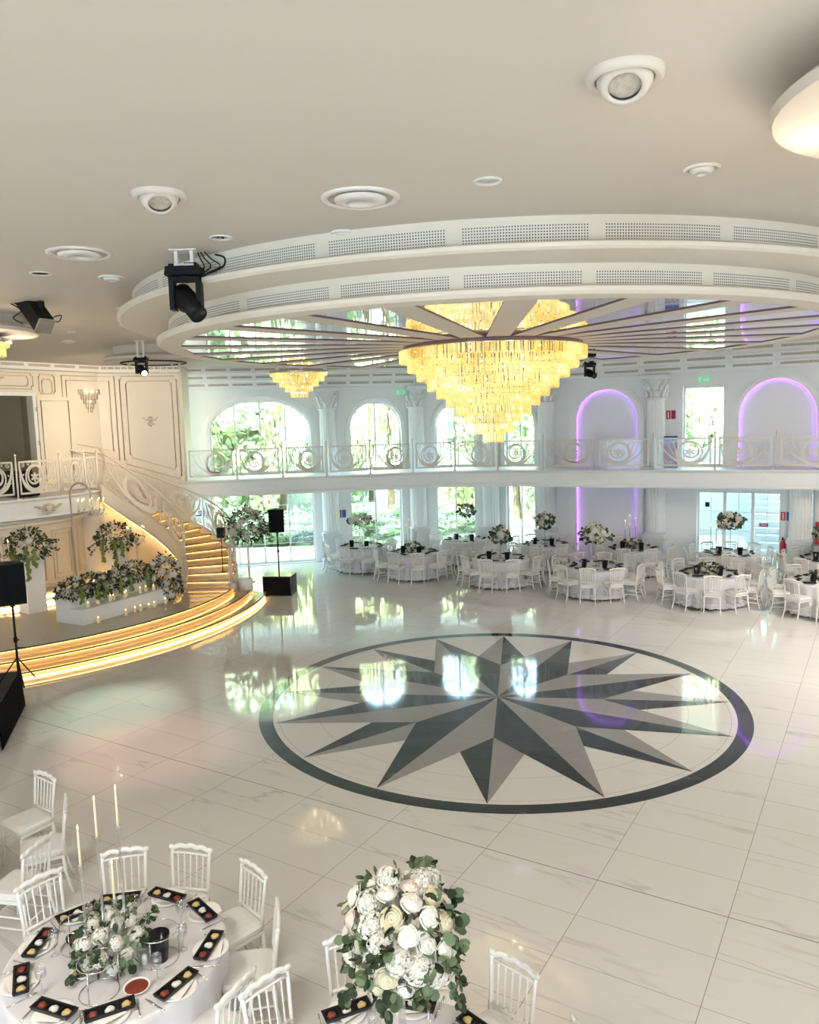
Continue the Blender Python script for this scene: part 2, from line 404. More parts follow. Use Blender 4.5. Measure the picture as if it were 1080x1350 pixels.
# ------------------------------------------------------------------ walls with openings
def top_of(o, s):
    if not o.get('arch'): return o['zt']
    c = (o['s0'] + o['s1']) / 2; h = (o['s1'] - o['s0']) / 2
    q = max(0, 1 - ((s - c) / h) ** 2)
    z = o['zs'] + (o['zt'] - o['zs']) * math.sqrt(q)
    return min(z, o.get('flat', 99))
def wall(name, seg, s0, s1, z0, z1, ops, mats, depth=.3, pt=None):
    D0 = depth
    pt = pt or (lambda s, off, z: wp(seg, s, off, z))
    S = {s0, s1}
    for o in ops:
        S |= {o['s0'], o['s1']}
        if o.get('arch'):
            c = (o['s0'] + o['s1']) / 2; h = (o['s1'] - o['s0']) / 2
            S |= {c - h * math.cos(PI * i / 28) for i in range(29)}
    S = sorted(S); mb = MB()
    for a, b in zip(S, S[1:]):
        if b - a < 1e-6: continue
        mid = (a + b) / 2
        here = sorted([o for o in ops if o['s0'] - 1e-6 <= mid <= o['s1'] + 1e-6], key=lambda o: o['z0'])
        lo = (z0, z0)
        for o in here:
            ta, tb = top_of(o, a), top_of(o, b)
            if o['z0'] > lo[0] + 1e-6:
                mb.add([pt(a, 0, lo[0]), pt(b, 0, lo[1]), pt(b, 0, o['z0']), pt(a, 0, o['z0'])], [(0, 1, 2, 3)])
                mb.add([pt(a, 0, o['z0']), pt(b, 0, o['z0']), pt(b, -depth, o['z0']), pt(a, -depth, o['z0'])], [(0, 1, 2, 3)])
            mb.add([pt(a, 0, ta), pt(b, 0, tb), pt(b, -depth, tb), pt(a, -depth, ta)], [(0, 1, 2, 3)])
            lo = (ta, tb)
        if lo[0] < z1 or lo[1] < z1:
            mb.add([pt(a, 0, lo[0]), pt(b, 0, lo[1]), pt(b, 0, z1), pt(a, 0, z1)], [(0, 1, 2, 3)])
    for o in ops:
        depth = .16 if o.get('niche') else D0
        for s in (o['s0'], o['s1']):
            zt = o['zs'] if o.get('arch') else o['zt']
            mb.add([pt(s, 0, o['z0']), pt(s, -depth, o['z0']), pt(s, -depth, zt), pt(s, 0, zt)], [(0, 1, 2, 3)])
        if o.get('niche'):
            ss = sorted(x for x in S if o['s0'] - 1e-6 <= x <= o['s1'] + 1e-6)
            for a, b in zip(ss, ss[1:]):
                mb.add([pt(a, -depth, o['z0']), pt(b, -depth, o['z0']), pt(b, -depth, top_of(o, b)), pt(a, -depth, top_of(o, a))], [(0, 1, 2, 3)])
    return mb.build(name, mats, kind='structure')
def A_(s0, s1, z0, zs, zt, **k): return dict(s0=s0, s1=s1, z0=z0, zs=zs, zt=zt, arch=True, **k)
def O_(s0, s1, z0, zt, **k): return dict(s0=s0, s1=s1, z0=z0, zt=zt, **k)
W1u = A_(2.28, 5.58, ZB + .02, 4.47, 5.56, flat=5.50); W1l = O_(2.20, 5.60, .03, 2.62)
W2u = A_(6.90, 8.68, ZB + .02, 4.47, 5.42, flat=5.37); W2l = O_(6.83, 8.64, .03, 2.62)
W3u = A_(.66, 2.04, ZB + .02, 4.5, 5.25); W3l = O_(.64, 2.03, .03, 2.62)
W4u = A_(.42, 1.48, ZB + .02, 4.5, 5.1); W4l = O_(.43, 1.48, .03, 2.62)
N1u = A_(2.9, 4.88, ZB + .005, 4.55, 5.52, niche=1); N1l = O_(2.9, 4.88, .0, 2.6, niche=1)
D1u = O_(6.22, 7.42, ZB + .02, 5.50); D1l = O_(6.66, 9.0, .02, 2.36)
N2u = A_(7.79, 9.85, ZB + .005, 4.51, 5.62, niche=1); D2l = O_(9.62, 9.86, .02, 2.45)
wall('wall_north', 'L', 0, SEG['L'][3], 0, CZ, [W1u, W1l, W2u, W2l], M['wall'])
wall('wall_north_middle', 'M', 0, SEG['M'][3], 0, CZ, [W3u, W3l], M['wall'])
wall('wall_east', 'R', 0, SEG['R'][3], 0, CZ, [W4u, W4l, N1u, N1l, D1u, D1l, N2u, D2l], M['wall'])
# projecting pier beside the balcony door, carrying the second niche's plain wall face
# windows
def window(name, seg, o, cols, zrows, mull_w=.05, door=False, depth=.16):
    """frame border, mullions, thin glazing bars and a pane, set back in the opening"""
    root = sempty(name)
    f = MB(); s0, s1 = o['s0'], o['s1']; zb = o['z0']; th = .06
    def bar(sa, sb, za, zb2, t=th, off=0):
        p = Vector(wp(seg, sa, -depth + t / 2 + off, za)); q = Vector(wp(seg, sb, -depth + t / 2 + off, za))
        r = Vector(wp(seg, sa, -depth - t / 2 + off, za))
        f.obox(p, q - p, r - p, (0, 0, zb2 - za))
    ztop = lambda s: top_of(o, s)
    zs = o['zs'] if o.get('arch') else o['zt']
    bar(s0, s0 + .06, zb, zs); bar(s1 - .06, s1, zb, zs); bar(s0, s1, zb, zb + .07)
    if not o.get('arch'): bar(s0, s1, zs - .07, zs)
    else:
        c = (s0 + s1) / 2; h = (s1 - s0) / 2
        ss = [c - h * math.cos(PI * i / 28) for i in range(29)]
        pts = [wp(seg, s, -depth, ztop(s) - .025) for s in ss]
        f.path(pts, .045, 4, smooth=False)
    w = (s1 - s0) / cols
    for i in range(1, cols):
        s = s0 + w * i; bar(s - mull_w / 2, s + mull_w / 2, zb, ztop(s))
    for i in range(cols):                                            # thin glazing bars
        for j in range(1, 2):
            s = s0 + w * (i + j / 2)
            if cols != 4 or 0: bar(s - .008, s + .008, zb, ztop(s), .02)
            else: bar(s - .006, s + .006, zb, ztop(s), .016)
    for z in zrows:
        a, b = s0, s1
        if o.get('arch') and z > zs:
            c = (s0 + s1) / 2; h = (s1 - s0) / 2; q = math.sqrt(max(0, 1 - ((z - zs) / (o['zt'] - zs)) ** 2)); a, b = c - h * q, c + h * q
        bar(a, b, z - .008, z + .008, .02)
    f.build('frame', M['lacquer'], root)
    p = MB(); c = (s0 + s1) / 2; h = (s1 - s0) / 2
    ss = [c - h * math.cos(PI * i / 28) for i in range(29)] if o.get('arch') else [s0, s1]
    p.strip([wp(seg, s, -depth - .005, zb) for s in ss], [wp(seg, s, -depth - .005, ztop(s)) for s in ss], smooth=False)
    p.build('pane', M['glass'], root)
    return root
window('window_1', 'L', W1u, 4, [4.6, 5.1]); window('window_2', 'L', W1l, 4, [.7, 1.35, 2.0])
window('window_3', 'L', W2u, 2, [4.05, 4.5, 4.95]); window('window_4', 'L', W2l, 2, [.5, 1.0, 1.5, 2.0])
window('window_5', 'M', W3u, 2, [4.05, 4.5, 4.95]); window('window_6', 'M', W3l, 2, [.5, 1.0, 1.5, 2.0])
window('window_7', 'R', W4u, 2, [4.05, 4.5]); window('window_8', 'R', W4l, 2, [.5, 1.0, 1.5, 2.0])
d = window('door_1', 'R', D1u, 1, [3.75, 4.28, 4.82], mull_w=.04)
d2 = window('door_2', 'R', D1l, 3, [.55, 1.15, 1.72], mull_w=.09); window('door_3', 'R', D2l, 1, [.55, 1.15, 1.72], mull_w=.09)
# arch mouldings around the upper openings and niches
def arch_moulding(name, seg, o, w=.17, to=ZB):
    mb = MB(); c = (o['s0'] + o['s1']) / 2; h = (o['s1'] - o['s0']) / 2; rise = o['zt'] - o['zs']
    def ring(e, off): return [wp(seg, c - (h + e) * math.cos(PI * i / 32), off, o['zs'] + (rise + e) * math.sin(PI * i / 32)) for i in range(33)]
    prof = [(0.0, -.01), (0.0, .05), (.05, .05), (.055, .075), (.11, .075), (.115, .055), (w, .04), (w, -.01)]
    rings = [ring(*q) for q in prof]
    for a, b in zip(rings, rings[1:]): mb.strip(a, b, smooth=False)
    for sg in (-1, 1):
        sc = c + sg * (h + w / 2)
        p = Vector(wp(seg, sc - w / 2 - .02, .09, o['zs'] - .10)); ax = Vector(wp(seg, sc + w / 2 + .02, .09, o['zs'] - .10)) - p
        n = Vector((*SEG[seg][2], 0))
        mb.obox(p, ax, -n * .1, (0, 0, .045)); mb.obox(p + Vector((0, 0, .06)), ax, -n * .1, (0, 0, .04))
        p = Vector(wp(seg, sc - w / 2, .05, to)); ax = Vector(wp(seg, sc + w / 2, .05, to)) - p
        mb.obox(p, ax, -n * .06, (0, 0, o['zs'] - .1 - to))
    mb.build(name, M['plaster'], kind='structure')
for i, (sg, o) in enumerate((('L', W1u), ('L', W2u), ('M', W3u), ('R', W4u), ('R', N1u), ('R', N2u))):
    arch_moulding('trim_%d' % (i + 2), sg, o, .2 if i in (0, 4, 5) else .15)
mb = MB()                                                            # casing of the lower part of the first niche
for s in (2.9 - .2, 4.88):
    p = Vector(wp('R', s, .05, 0)); ax = Vector(wp('R', s + .2, .05, 0)) - p
    mb.obox(p, ax, -Vector((*SEG['R'][2], 0)) * .06, (0, 0, 2.6))
mb.build('trim_8', M['plaster'], kind='structure')
# purple LED strips inside the niches
def niche_led(name, label, seg, o, straight=False):
    mb = MB(); c = (o['s0'] + o['s1']) / 2; h = (o['s1'] - o['s0']) / 2 - .012
    if straight:
        for s in (c - h, c + h):
            mb.strip([wp(seg, s, -.085, .02), wp(seg, s, -.085, 2.54)], [wp(seg, s, -.155, .02), wp(seg, s, -.155, 2.54)], smooth=False)
    else:
        rise = o['zt'] - o['zs'] - .012
        ln = [(c - h, o['z0'])] + [(c - h * math.cos(PI * i / 32), o['zs'] + rise * math.sin(PI * i / 32)) for i in range(33)] + [(c + h, o['z0'])]
        mb.strip([wp(seg, s, -.085, z) for s, z in ln], [wp(seg, s, -.155, z) for s, z in ln], smooth=False)
    tag(mb.build(name, M['purple']), label, 'light strip', 'purple light strips in the niches')
niche_led('light_strip', 'purple light strip lining the upstairs arched niche between two fluted columns', 'R', N1u)
niche_led('light_strip', 'purple light strip up both sides of the ground floor niche', 'R', N1l, True)
niche_led('light_strip', 'purple light strip lining the upstairs arched niche beside the balcony door', 'R', N2u)
# panelled wall beside the stairs
door_gap = dict(s0=5.35, s1=7.1, z0=ZB, zt=5.66)
wall('wall_west', None, 0, (WB[1] - WB[0]).length, 0, CZ, [door_gap], M['cream'], .25, lambda s, off, z: lwp(0, s, off, z))
wall('wall_west_stairs', None, 0, (WB[2] - WB[1]).length, 0, CZ, [], M['cream'], .25, lambda s, off, z: lwp(1, s, off, z))
mb = MB()
e = Vector((WB[2].x, WB[2].y, 0)); mb.obox(e, (.04, .55, 0), (.10, -.02, 0), (0, 0, CZ)); mb.build('wall_west_end', M['cream'], kind='structure')
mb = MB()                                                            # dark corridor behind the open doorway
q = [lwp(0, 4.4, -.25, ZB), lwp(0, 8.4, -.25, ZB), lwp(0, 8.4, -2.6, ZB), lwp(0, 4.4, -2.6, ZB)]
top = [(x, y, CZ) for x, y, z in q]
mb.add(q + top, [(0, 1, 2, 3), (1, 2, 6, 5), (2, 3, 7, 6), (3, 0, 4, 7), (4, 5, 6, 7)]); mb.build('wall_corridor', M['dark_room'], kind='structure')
fr = MB()                                                            # door casing and the leaf folded back on the wall
for s in (5.25, 7.1):
    p = Vector(lwp(0, s, .04, ZB)); fr.obox(p, Vector(lwp(0, s + .09, .04, ZB)) - p, Vector(lwp(0, s, 0, ZB)) - p, (0, 0, 2.68))
p = Vector(lwp(0, 5.25, .04, 5.66)); fr.obox(p, Vector(lwp(0, 7.19, .04, 5.66)) - p, Vector(lwp(0, 5.25, 0, 5.66)) - p, (0, 0, .09))
dr = sempty('door_4'); fr.build('frame', M['plaster'], dr)
lf = MB(); p = Vector(lwp(0, 7.2, .07, ZB + .02)); lf.obox(p, Vector(lwp(0, 8.32, .07, ZB + .02)) - p, Vector(lwp(0, 7.2, .025, ZB + .02)) - p, (0, 0, 2.55))
lf.build('leaf', M['cream'], dr)
def moulding_loop(pts, i, off=.012, r=.014, mbx=None):
    """closed line of (segment, s, z) points as a slim raised moulding"""
    (mbx or mb).path([lwp(a, s, off, z) for a, s, z in pts], r, 5, closed=True, smooth=True)
mb = MB(); moulding_loop([(0, 7.3, 3.25), (0, 7.3, 5.53), (0, 8.13, 5.53), (0, 8.13, 3.25)], 0, .078, .018, mb); mb.build('leaf_moulding', M['cream'], dr)
mb = MB()
for z in (3.5, 4.4, 5.3):
    mb.box(*lwp(0, 7.17, .05, z), .04, .04, .12)
mb.build('hinge', M['steel'], dr)
mb = MB()
def notched(a0, s0, a1, s1, zb0, zb1, zt, n=.09):
    """panel outline with small ogee notches at its corners; lower edge may slope"""
    return [(a0, s0, zb0 + n), (a0, s0, zt - n), (a0, s0 + n * .6, zt - n), (a0, s0 + n * .6, zt), (a1, s1 - n * .6, zt), (a1, s1 - n * .6, zt - n), (a1, s1, zt - n),
            (a1, s1, zb1 + n), (a1, s1 - n * .6, zb1 + n), (a1, s1 - n * .6, zb1), (a0, s0 + n * .6, zb0 + (zb1 - zb0) * .05), (a0, s0 + n * .6, zb0 + n)]
moulding_loop([(0, 8.02, 4.15), (0, 8.02, 6.24), (0, 9.14, 6.24), (1, .46, 6.24), (1, .46, 3.78), (0, 9.1, 4.0)], 0, mbx=mb, r=.017)
moulding_loop([(0, 8.15, 4.36), (0, 8.15, 6.11), (0, 9.14, 6.11), (1, .31, 6.11), (1, .31, 4.06), (0, 9.1, 4.16)], 0, mbx=mb)
moulding_loop(notched(1, .60, 1, 2.21, 3.70, 3.15, 6.24), 0, mbx=mb, r=.017)
moulding_loop(notched(1, .77, 1, 2.06, 3.88, 3.44, 6.10, .07), 0, mbx=mb)
moulding_loop(notched(0, 7.33, 0, 7.80, 5.72, 5.72, 6.25, .06), 0, mbx=mb)
moulding_loop(notched(0, 7.42, 0, 7.71, 5.72, 5.72, 6.12, .05), 0, mbx=mb)
moulding_loop(notched(0, 5.3, 0, 7.16, 5.84, 5.84, 6.27, .08), 0, mbx=mb)
moulding_loop(notched(0, 5.45, 0, 7.02, 5.92, 5.92, 6.19, .05), 0, mbx=mb)
mb.build('trim_9', M['gilt'], kind='structure')
def scroll2d(c, r0, turns, a0, n=22, sg=1):
    return [(c[0] + r0 * (1 - .82 * i / n) * math.cos(a0 + sg * turns * 2 * PI * i / n), c[1] + r0 * (1 - .82 * i / n) * math.sin(a0 + sg * turns * 2 * PI * i / n)) for i in range(n + 1)]
def ornament_on(pt, name, label, w, h, parent=None):
    """plaster acanthus spray drawn from small scrolls"""
    mb = MB()
    for sg in (-1, 1):
        for k, (x, z, r) in enumerate(((.12, .1, .13), (.30, .18, .10), (.42, .30, .06), (.16, -.18, .09), (.07, .30, .08))):
            mb.path([pt(sg * px * w, pz * h) for px, pz in scroll2d((x, z), r, 1.1, PI * (k % 2), 14, sg if sg > 0 else 1)], [.016 * w / .4 * (1 - i / 20) for i in range(15)], 5)
    mb.sphere(pt(0, 0), .05 * w / .4, 8, 6); mb.sphere(pt(0, .38 * h), .03 * w / .4, 8, 6); mb.sphere(pt(0, -.34 * h), .03 * w / .4, 8, 6)
    return tag(mb.build(name, M['gilt']), label, 'wall ornament')
ornament_on(lambda x, z: lwp(1, 1.40 + x, .05, 4.90 + z), 'plaster_ornament', 'small gilt acanthus ornament in the middle of the stair wall panel', .46, .36)
ornament_on(lambda x, z: lwp(0, 6.0 + x, .05, 6.06 + z), 'plaster_ornament', 'gilt acanthus spray in the panel above the dark doorway', .7, .2)
# rest of the hall shell
mb = MB()
mb.add([(-13.84, 15.31, 0), (-24, -12, 0), (-24, -12, CZ), (-13.84, 15.31, CZ)], [(0, 1, 2, 3)]); mb.build('wall_south_west', M['cream'], kind='structure')
mb = MB(); mb.add([(16.0, 19.51, 0), (24, -12, 0), (24, -12, CZ), (16.0, 19.51, CZ)], [(0, 1, 2, 3)]); mb.build('wall_south_east', M['wall'], kind='structure')
mb = MB()
for xa, xb in ((-24, -15), (-12, -5), (-2, 6), (9, 24)): mb.add([(xa, -12, 0), (xb, -12, 0), (xb, -12, CZ), (xa, -12, CZ)], [(0, 1, 2, 3)])  # unseen back wall, added with gaps that limit the daylight fill
mb.add([(-24, -12, 5.2), (24, -12, 5.2), (24, -12, CZ), (-24, -12, CZ)], [(0, 1, 2, 3)]); mb.build('wall_south', M['wall'], kind='structure')
mb = MB(); mb.add([(-24, -12, CZ), (24, -12, CZ), (24, 30, CZ), (-24, 30, CZ)], [(3, 2, 1, 0)]); mb.build('ceiling', M['ceil'], kind='structure')
# stepped cornice along the walls
def offpath(off):
    """line at a distance inside the window walls"""
    A, t, n, L = SEG['L']; p0 = A + n * off + t * 0
    def cross(k1, k2):
        A1, t1, n1, _ = SEG[k1]; A2, t2, n2, _ = SEG[k2]
        a = A1 + n1 * off; b = A2 + n2 * off
        d = t1.x * t2.y - t1.y * t2.x; s = ((b.x - a.x) * t2.y - (b.y - a.y) * t2.x) / d
        return a + t1 * s
    A3, t3, n3, L3 = SEG['R']
    return [p0, cross('L', 'M'), cross('M', 'R'), A3 + n3 * off + t3 * L3]
def westpath(off):
    A, B, C = WB; t1 = (B - A).normalized(); t2 = (C - B).normalized(); n1 = Vector((t1.y, -t1.x)); n2 = Vector((t2.y, -t2.x))
    a = A + n1 * off; b = B + n2 * off; d = t1.x * t2.y - t1.y * t2.x; s = ((b.x - a.x) * t2.y - (b.y - a.y) * t2.x) / d
    return [a, a + t1 * s, C + n2 * off + t2 * .02]
def sm(path): 
    out = []
    for i in range(len(path) - 1):
        out += [path[i] + (path[i + 1] - path[i]) * k / 12 for k in range(12)]
    return out + [path[-1]]
def cornice(name, path_of, steps):
    root = sempty(name); mb = MB(); g = MB()
    for off, za, zb, back in steps:
        a, b, c = sm(path_of(off)), sm(path_of(off + .05)), sm(path_of(back))
        z3 = lambda P, z: [(p.x, p.y, z) for p in P]
        mb.strip(z3(a, zb), z3(a, za + .06), smooth=False); mb.strip(z3(a, za + .06), z3(b, za + .06), smooth=False)
        mb.strip(z3(b, za + .06), z3(b, za), smooth=False); mb.strip(z3(b, za), z3(c, za), smooth=False)
        h = sm(path_of(off + .004)); tot = 0
        for p, q in zip(h, h[1:]):
            L = (q - p).length; k = max(1, round(L / .85))
            for i in range(k):
                u, v = p + (q - p) * ((i + .08) / k), p + (q - p) * ((i + .92) / k)
                g.add([(u.x, u.y, za + .085), (v.x, v.y, za + .085), (v.x, v.y, za + .155), (u.x, u.y, za + .155)], [(0, 1, 2, 3)])
    mb.build('trim_face', M['plaster'], root); g.build('vent_slot', M['slot'], root)
cornice('trim_10', offpath, [(1.2, 6.32, CZ, .7), (.75, 6.11, 6.32, .25), (.3, 5.90, 6.11, -.02)])
cornice('trim_11', westpath, [(.32, 6.34, CZ, -.02)])
# ------------------------------------------------------------------ columns
def column_meshes():
    n = 80
    sh = MB(); rr = lambda a: 1 - .075 * max(0, math.sin(a * 20)) ** .5 if math.sin(a * 20) > 0 else 1
    sh.lathe([(.29, 0), (.285, 1.4), (.262, 4.1)], n, (0, 0, 1.03), fold=lambda a, i: rr(a), smooth=False)
    pd = MB(); pd.box(0, 0, .06, .70, .70, .12); pd.box(0, 0, .52, .62, .62, .82); pd.box(0, 0, .97, .68, .68, .09)
    pd.lathe([(.34, 1.0), (.34, 1.03), (.30, 1.07)], 24)
    cp = MB(); z = 5.13
    cp.lathe([(.31, z), (.31, z + .05), (.25, z + .06), (.25, z + .2), (.27, z + .45), (.36, z + .62)], 24)
    for row, (zz, hh, k, ro) in enumerate(((.06, .24, 10, .27), (.24, .26, 10, .28))):
        for j in range(k):
            a = 2 * PI * (j + .5 * row) / k; ca, sa = math.cos(a), math.sin(a)
            pts = [(ca * (ro + .015 + .10 * (t ** 3)), sa * (ro + .015 + .10 * (t ** 3)), z + zz + hh * (t - .25 * max(0, t - .75) * 4 * t)) for t in (0, .3, .55, .8, 1)]
            cp.path(pts, [.05, .06, .055, .045, .02], 6)
    for j in range(4):
        a = PI / 4 + j * PI / 2
        cp.path([(math.cos(a) * (.36 + .0) + 0, math.sin(a) * .36, z + .4)] + [(math.cos(a) * (.40 + x), math.sin(a) * (.40 + x), z + .55 + y) for x, y in scroll2d((0, 0), .06, 1.2, PI, 12)], .022, 5)
    cp.box(0, 0, z + .655, .78, .78, .07); cp.box(0, 0, z + .715, .70, .70, .06)
    return sh.mesh('shaft', M['plaster']), pd.mesh('pedestal', M['stone']), cp.mesh('capital', M['plaster'])
csh, cpd, ccp = column_meshes()
def column(seg, s, label, low=False, off=.16):
    x, y, _ = wp(seg, s, off, 0); t = SEG[seg][1]; rz = math.atan2(t.y, t.x)
    c = thing('column', label, 'column', (x, y, 0), rz, 'fluted columns along the window wall')
    if low:
        mb = MB(); rr = lambda a: 1 - .075 * max(0, math.sin(a * 20)) ** .5 if math.sin(a * 20) > 0 else 1
        mb.lathe([(.30, 1.03), (.29, 2.56)], 80, fold=lambda a, i: rr(a), smooth=False); mb.build('shaft', M['plaster'], c)
        inst(cpd, 'pedestal', c)
    else:
        inst(csh, 'shaft', c); inst(cpd, 'pedestal', c); inst(ccp, 'capital', c)
    return c
column('L', 6.14, 'fluted white column between the wide arched window and the two-pane window')
column('L', 9.18, 'fluted white column at the bend of the window wall, before the middle window')
column('R', -.06, 'fluted white column behind the large chandelier, between the two narrow windows')
column('R', 1.95, 'fluted white column between the last garden window and the purple niche')
column('R', 5.47, 'fluted white column between the purple niche and the balcony door')
column('R', 9.50, 'short fluted white column under the balcony, beside the glazed doors and hose box', True, .18)
# ------------------------------------------------------------------ balcony
FRONT = spline([(-6.95, 23.70, 0), (-5.28, 24.08, 0), (-3.9, 24.3, 0), (-2.55, 24.46, 0), (-1.2, 24.72, 0), (.15, 25.02, 0), (1.5, 25.12, 0), (2.85, 24.88, 0), (4.2, 24.28, 0), (5.65, 23.52, 0), (7.18, 22.90, 0), (8.70, 22.20, 0), (10.12, 21.50, 0), (11.6, 20.75, 0), (13.2, 19.9, 0)], 5)
FN = []
for i, p in enumerate(FRONT):
    t = (FRONT[min(i + 1, len(FRONT) - 1)] - FRONT[max(i - 1, 0)]).normalized(); FN.append(Vector((t.y, -t.x, 0)))
slab = MB()
prof = [(-.02, ZB), (.05, ZB), (.06, ZB - .03), (.03, ZB - .055), (.0, ZB - .09), (0, ZB - .40), (.025, ZB - .42), (.04, ZB - .46), (.04, ZB - .52), (-.05, ZB - .52)]
rows = [[p + n * o + Vector((0, 0, z)) for p, n in zip(FRONT, FN)] for o, z in prof]
for a, b in zip(rows, rows[1:]): slab.strip(a, b, smooth=False)
back = [p - n * 3.6 for p, n in zip(FRONT, FN)]
slab.strip([p + Vector((0, 0, ZB)) for p in FRONT], [p + Vector((0, 0, ZB)) for p in back], smooth=False)
slab.strip([p + Vector((0, 0, ZB - .52)) for p in FRONT], [p + Vector((0, 0, ZB - .52)) for p in back], smooth=False)
slab.build('floor_balcony', M['plaster'], kind='structure')
# railing ornament, drawn in panel space x 0..w, z 0..h
def strokes(w=1.25, h=.80):
    S = []
    cx, cz = .62 * w, .50 * h
    rx, rz = .235 * w, .385 * h
    ring = [(cx + rx * math.cos(a), cz + rz * math.sin(a)) for a in [2 * PI * i / 30 for i in range(31)]]
    S.append((ring, [.030 + .008 * math.sin(2 * PI * i / 30 - 1.2) for i in range(31)]))
    n = 26; sp = []
    for i in range(n + 1):
        a = PI * .55 - 1.75 * PI * i / n; k = 1 - .08 - .40 * min(1, i / n * 1.6); sp.append((cx + rx * k * math.cos(a), cz + rz * k * math.sin(a)))
    S.append((sp, [.014 + .016 * math.sin(PI * i / n) for i in range(n + 1)]))
    cr = spline([(.985 * w, .80 * h, 0), (.955 * w, .50 * h, 0), (.86 * w, .22 * h, 0), (.70 * w, .09 * h, 0), (.52 * w, .08 * h, 0), (.36 * w, .19 * h, 0), (.20 * w, .42 * h, 0), (.10 * w, .66 * h, 0), (.05 * w, .92 * h, 0)], 4)
    m = len(cr) - 1
    S.append(([(p.x, p.y) for p in cr], [.014 + .055 * math.sin(PI * min(1, i / m * 1.25)) ** 1.5 if i < m * .8 else .016 for i in range(m + 1)]))
    for ex, ez, b in ((.20, .86, .06), (.29, .88, .03), (.38, .90, .0)):
        q = spline([(.50 * w, .12 * h, 0), ((.40 - b) * w, .34 * h, 0), ((ex + .05) * w, .62 * h, 0), (ex * w, ez * h, 0)], 5)
        S.append(([(p.x, p.y) for p in q], [.013] * len(q)))
        S.append((scroll2d(((ex - .045) * w, (ez) * h), .045 * w, 1.2, 0, 14), [.011] * 15))
    for c, r, a in (((.10, .12), .075, 0), ((.24, .10), .065, PI), ((.92, .90), .05, PI / 2), ((.55, .945), .035, 0), ((.78, .94), .045, 1.0), ((.07, .42), .05, -1), ((.12, .56), .04, 2), ((.66, .94), .04, 2)):
        S.append((scroll2d((c[0] * w, c[1] * h), r * w, 1.15, a, 14), [.011] * 15))
    for x, z in ((.16, .50), (.13, .62), (.26, .34), (.93, .58)):
        S.append(([(x * w, z * h), ((x - .035) * w, (z + .05) * h)], [.03, .004]))
    fl = []
    for k in range(6):
        a = PI / 6 + k * PI / 3
        fl.append(([(cx + r * math.cos(a), cz + r * math.sin(a)) for r in (.015, .05, .09, .12)], [.03, .044, .06, .024]))
    return [(p, [q * 1.65 for q in w_]) for p, w_ in S], fl
def lay(mb, S, f, th=.014):
    """S strokes -> flat iron bars; f(x, z, side) gives the 3-D point, side -1..1 across the thickness"""
    for pts, wd in S:
        n = len(pts); L, Rr = [], []
        for i in range(n):
            a = pts[max(i - 1, 0)]; b = pts[min(i + 1, n - 1)]
            dx, dz = b[0] - a[0], b[1] - a[1]; q = math.hypot(dx, dz) or 1
            nx, nz = -dz / q * wd[i] / 2, dx / q * wd[i] / 2
            L.append((pts[i][0] + nx, pts[i][1] + nz)); Rr.append((pts[i][0] - nx, pts[i][1] - nz))
        vs = [f(*p, -1) for p in L] + [f(*p, -1) for p in Rr] + [f(*p, 1) for p in L] + [f(*p, 1) for p in Rr]
        fs = []
        for i in range(n - 1):
            fs += [(i, i + 1, n + i + 1, n + i), (2 * n + i + 1, 2 * n + i, 3 * n + i, 3 * n + i + 1), (i + 1, i, 2 * n + i, 2 * n + i + 1), (n + i, n + i + 1, 3 * n + i + 1, 3 * n + i)]
        mb.add(vs, fs)
def frame_strokes(w, h, t=.046, seg=1):
    ln = lambda a, b, k: [(a[0] + (b[0] - a[0]) * i / k, a[1] + (b[1] - a[1]) * i / k) for i in range(k + 1)]
    return [(p, [t] * len(p)) for p in (ln((0, t / 2), (w, t / 2), seg), ln((0, h - t / 2), (w, h - t / 2), seg), ln((t / 2, 0), (t / 2, h), 1), ln((w - t / 2, 0), (w - t / 2, h), 1))]
PW, PH = 1.25, .82
ST, FL = strokes(PW - .06, PH - .06)
shift = lambda S: [([(x + .03, z + .03) for x, z in p], w) for p, w in S]
flip = lambda S: [([(PW - x, z) for x, z in p], w) for p, w in S]
flatmap = lambda x, z, s: (x, s * .008, z)
PM = []
for fx in (lambda S: S, flip):
    a, b, c = MB(), MB(), MB()
    lay(a, frame_strokes(PW, PH), flatmap); lay(b, fx(shift(ST)), flatmap); lay(c, fx(shift(FL)), lambda x, z, s: (x, s * .011, z))
    PM.append((a.mesh('panel', M['rail']), b.mesh('scrollwork', M['rail']), c.mesh('rosette', M['rail'])))
pm = MB(); pm.tube((0, 0, 0), (0, 0, 1.04), .024, .022, 8); pm.lathe([(.05, 0), (.05, .02), (.025, .03)], 10); pm.sphere((0, 0, 1.065), .032, 8, 6)
POST = pm.mesh('post', M['rail'])
gm = MB(); gm.box(PW / 2, .05, .47, PW + .12, .01, .92); GLASS = gm.mesh('glass_sheet', M['rail_glass'])
def rail_run(root, pts, z, start=0, glass=True, gap=.10):
    for i, p in enumerate(pts): inst(POST, 'post', root, (p[0], p[1], z))
    for i in range(len(pts) - 1):
        a, b = Vector(pts[i][:2]), Vector(pts[i + 1][:2]); d = b - a; L = d.length; t = d / L
        k = (L - 2 * gap) / PW; o = a + t * gap; rz = math.atan2(t.y, t.x)
        m = PM[(i + start) % 2]
        f = inst(m[0], 'panel', root, (o.x, o.y, z + .11), (0, 0, rz), (k, 1, 1))
        inst(m[1], 'scrollwork', f); inst(m[2], 'rosette', f)
        if glass: inst(GLASS, 'glass_sheet', root, (o.x, o.y, z), (0, 0, rz), (k, 1, 1))
br = thing('balcony_railing', 'long cream iron balcony railing with scrollwork and glass along the window wall', 'railing')
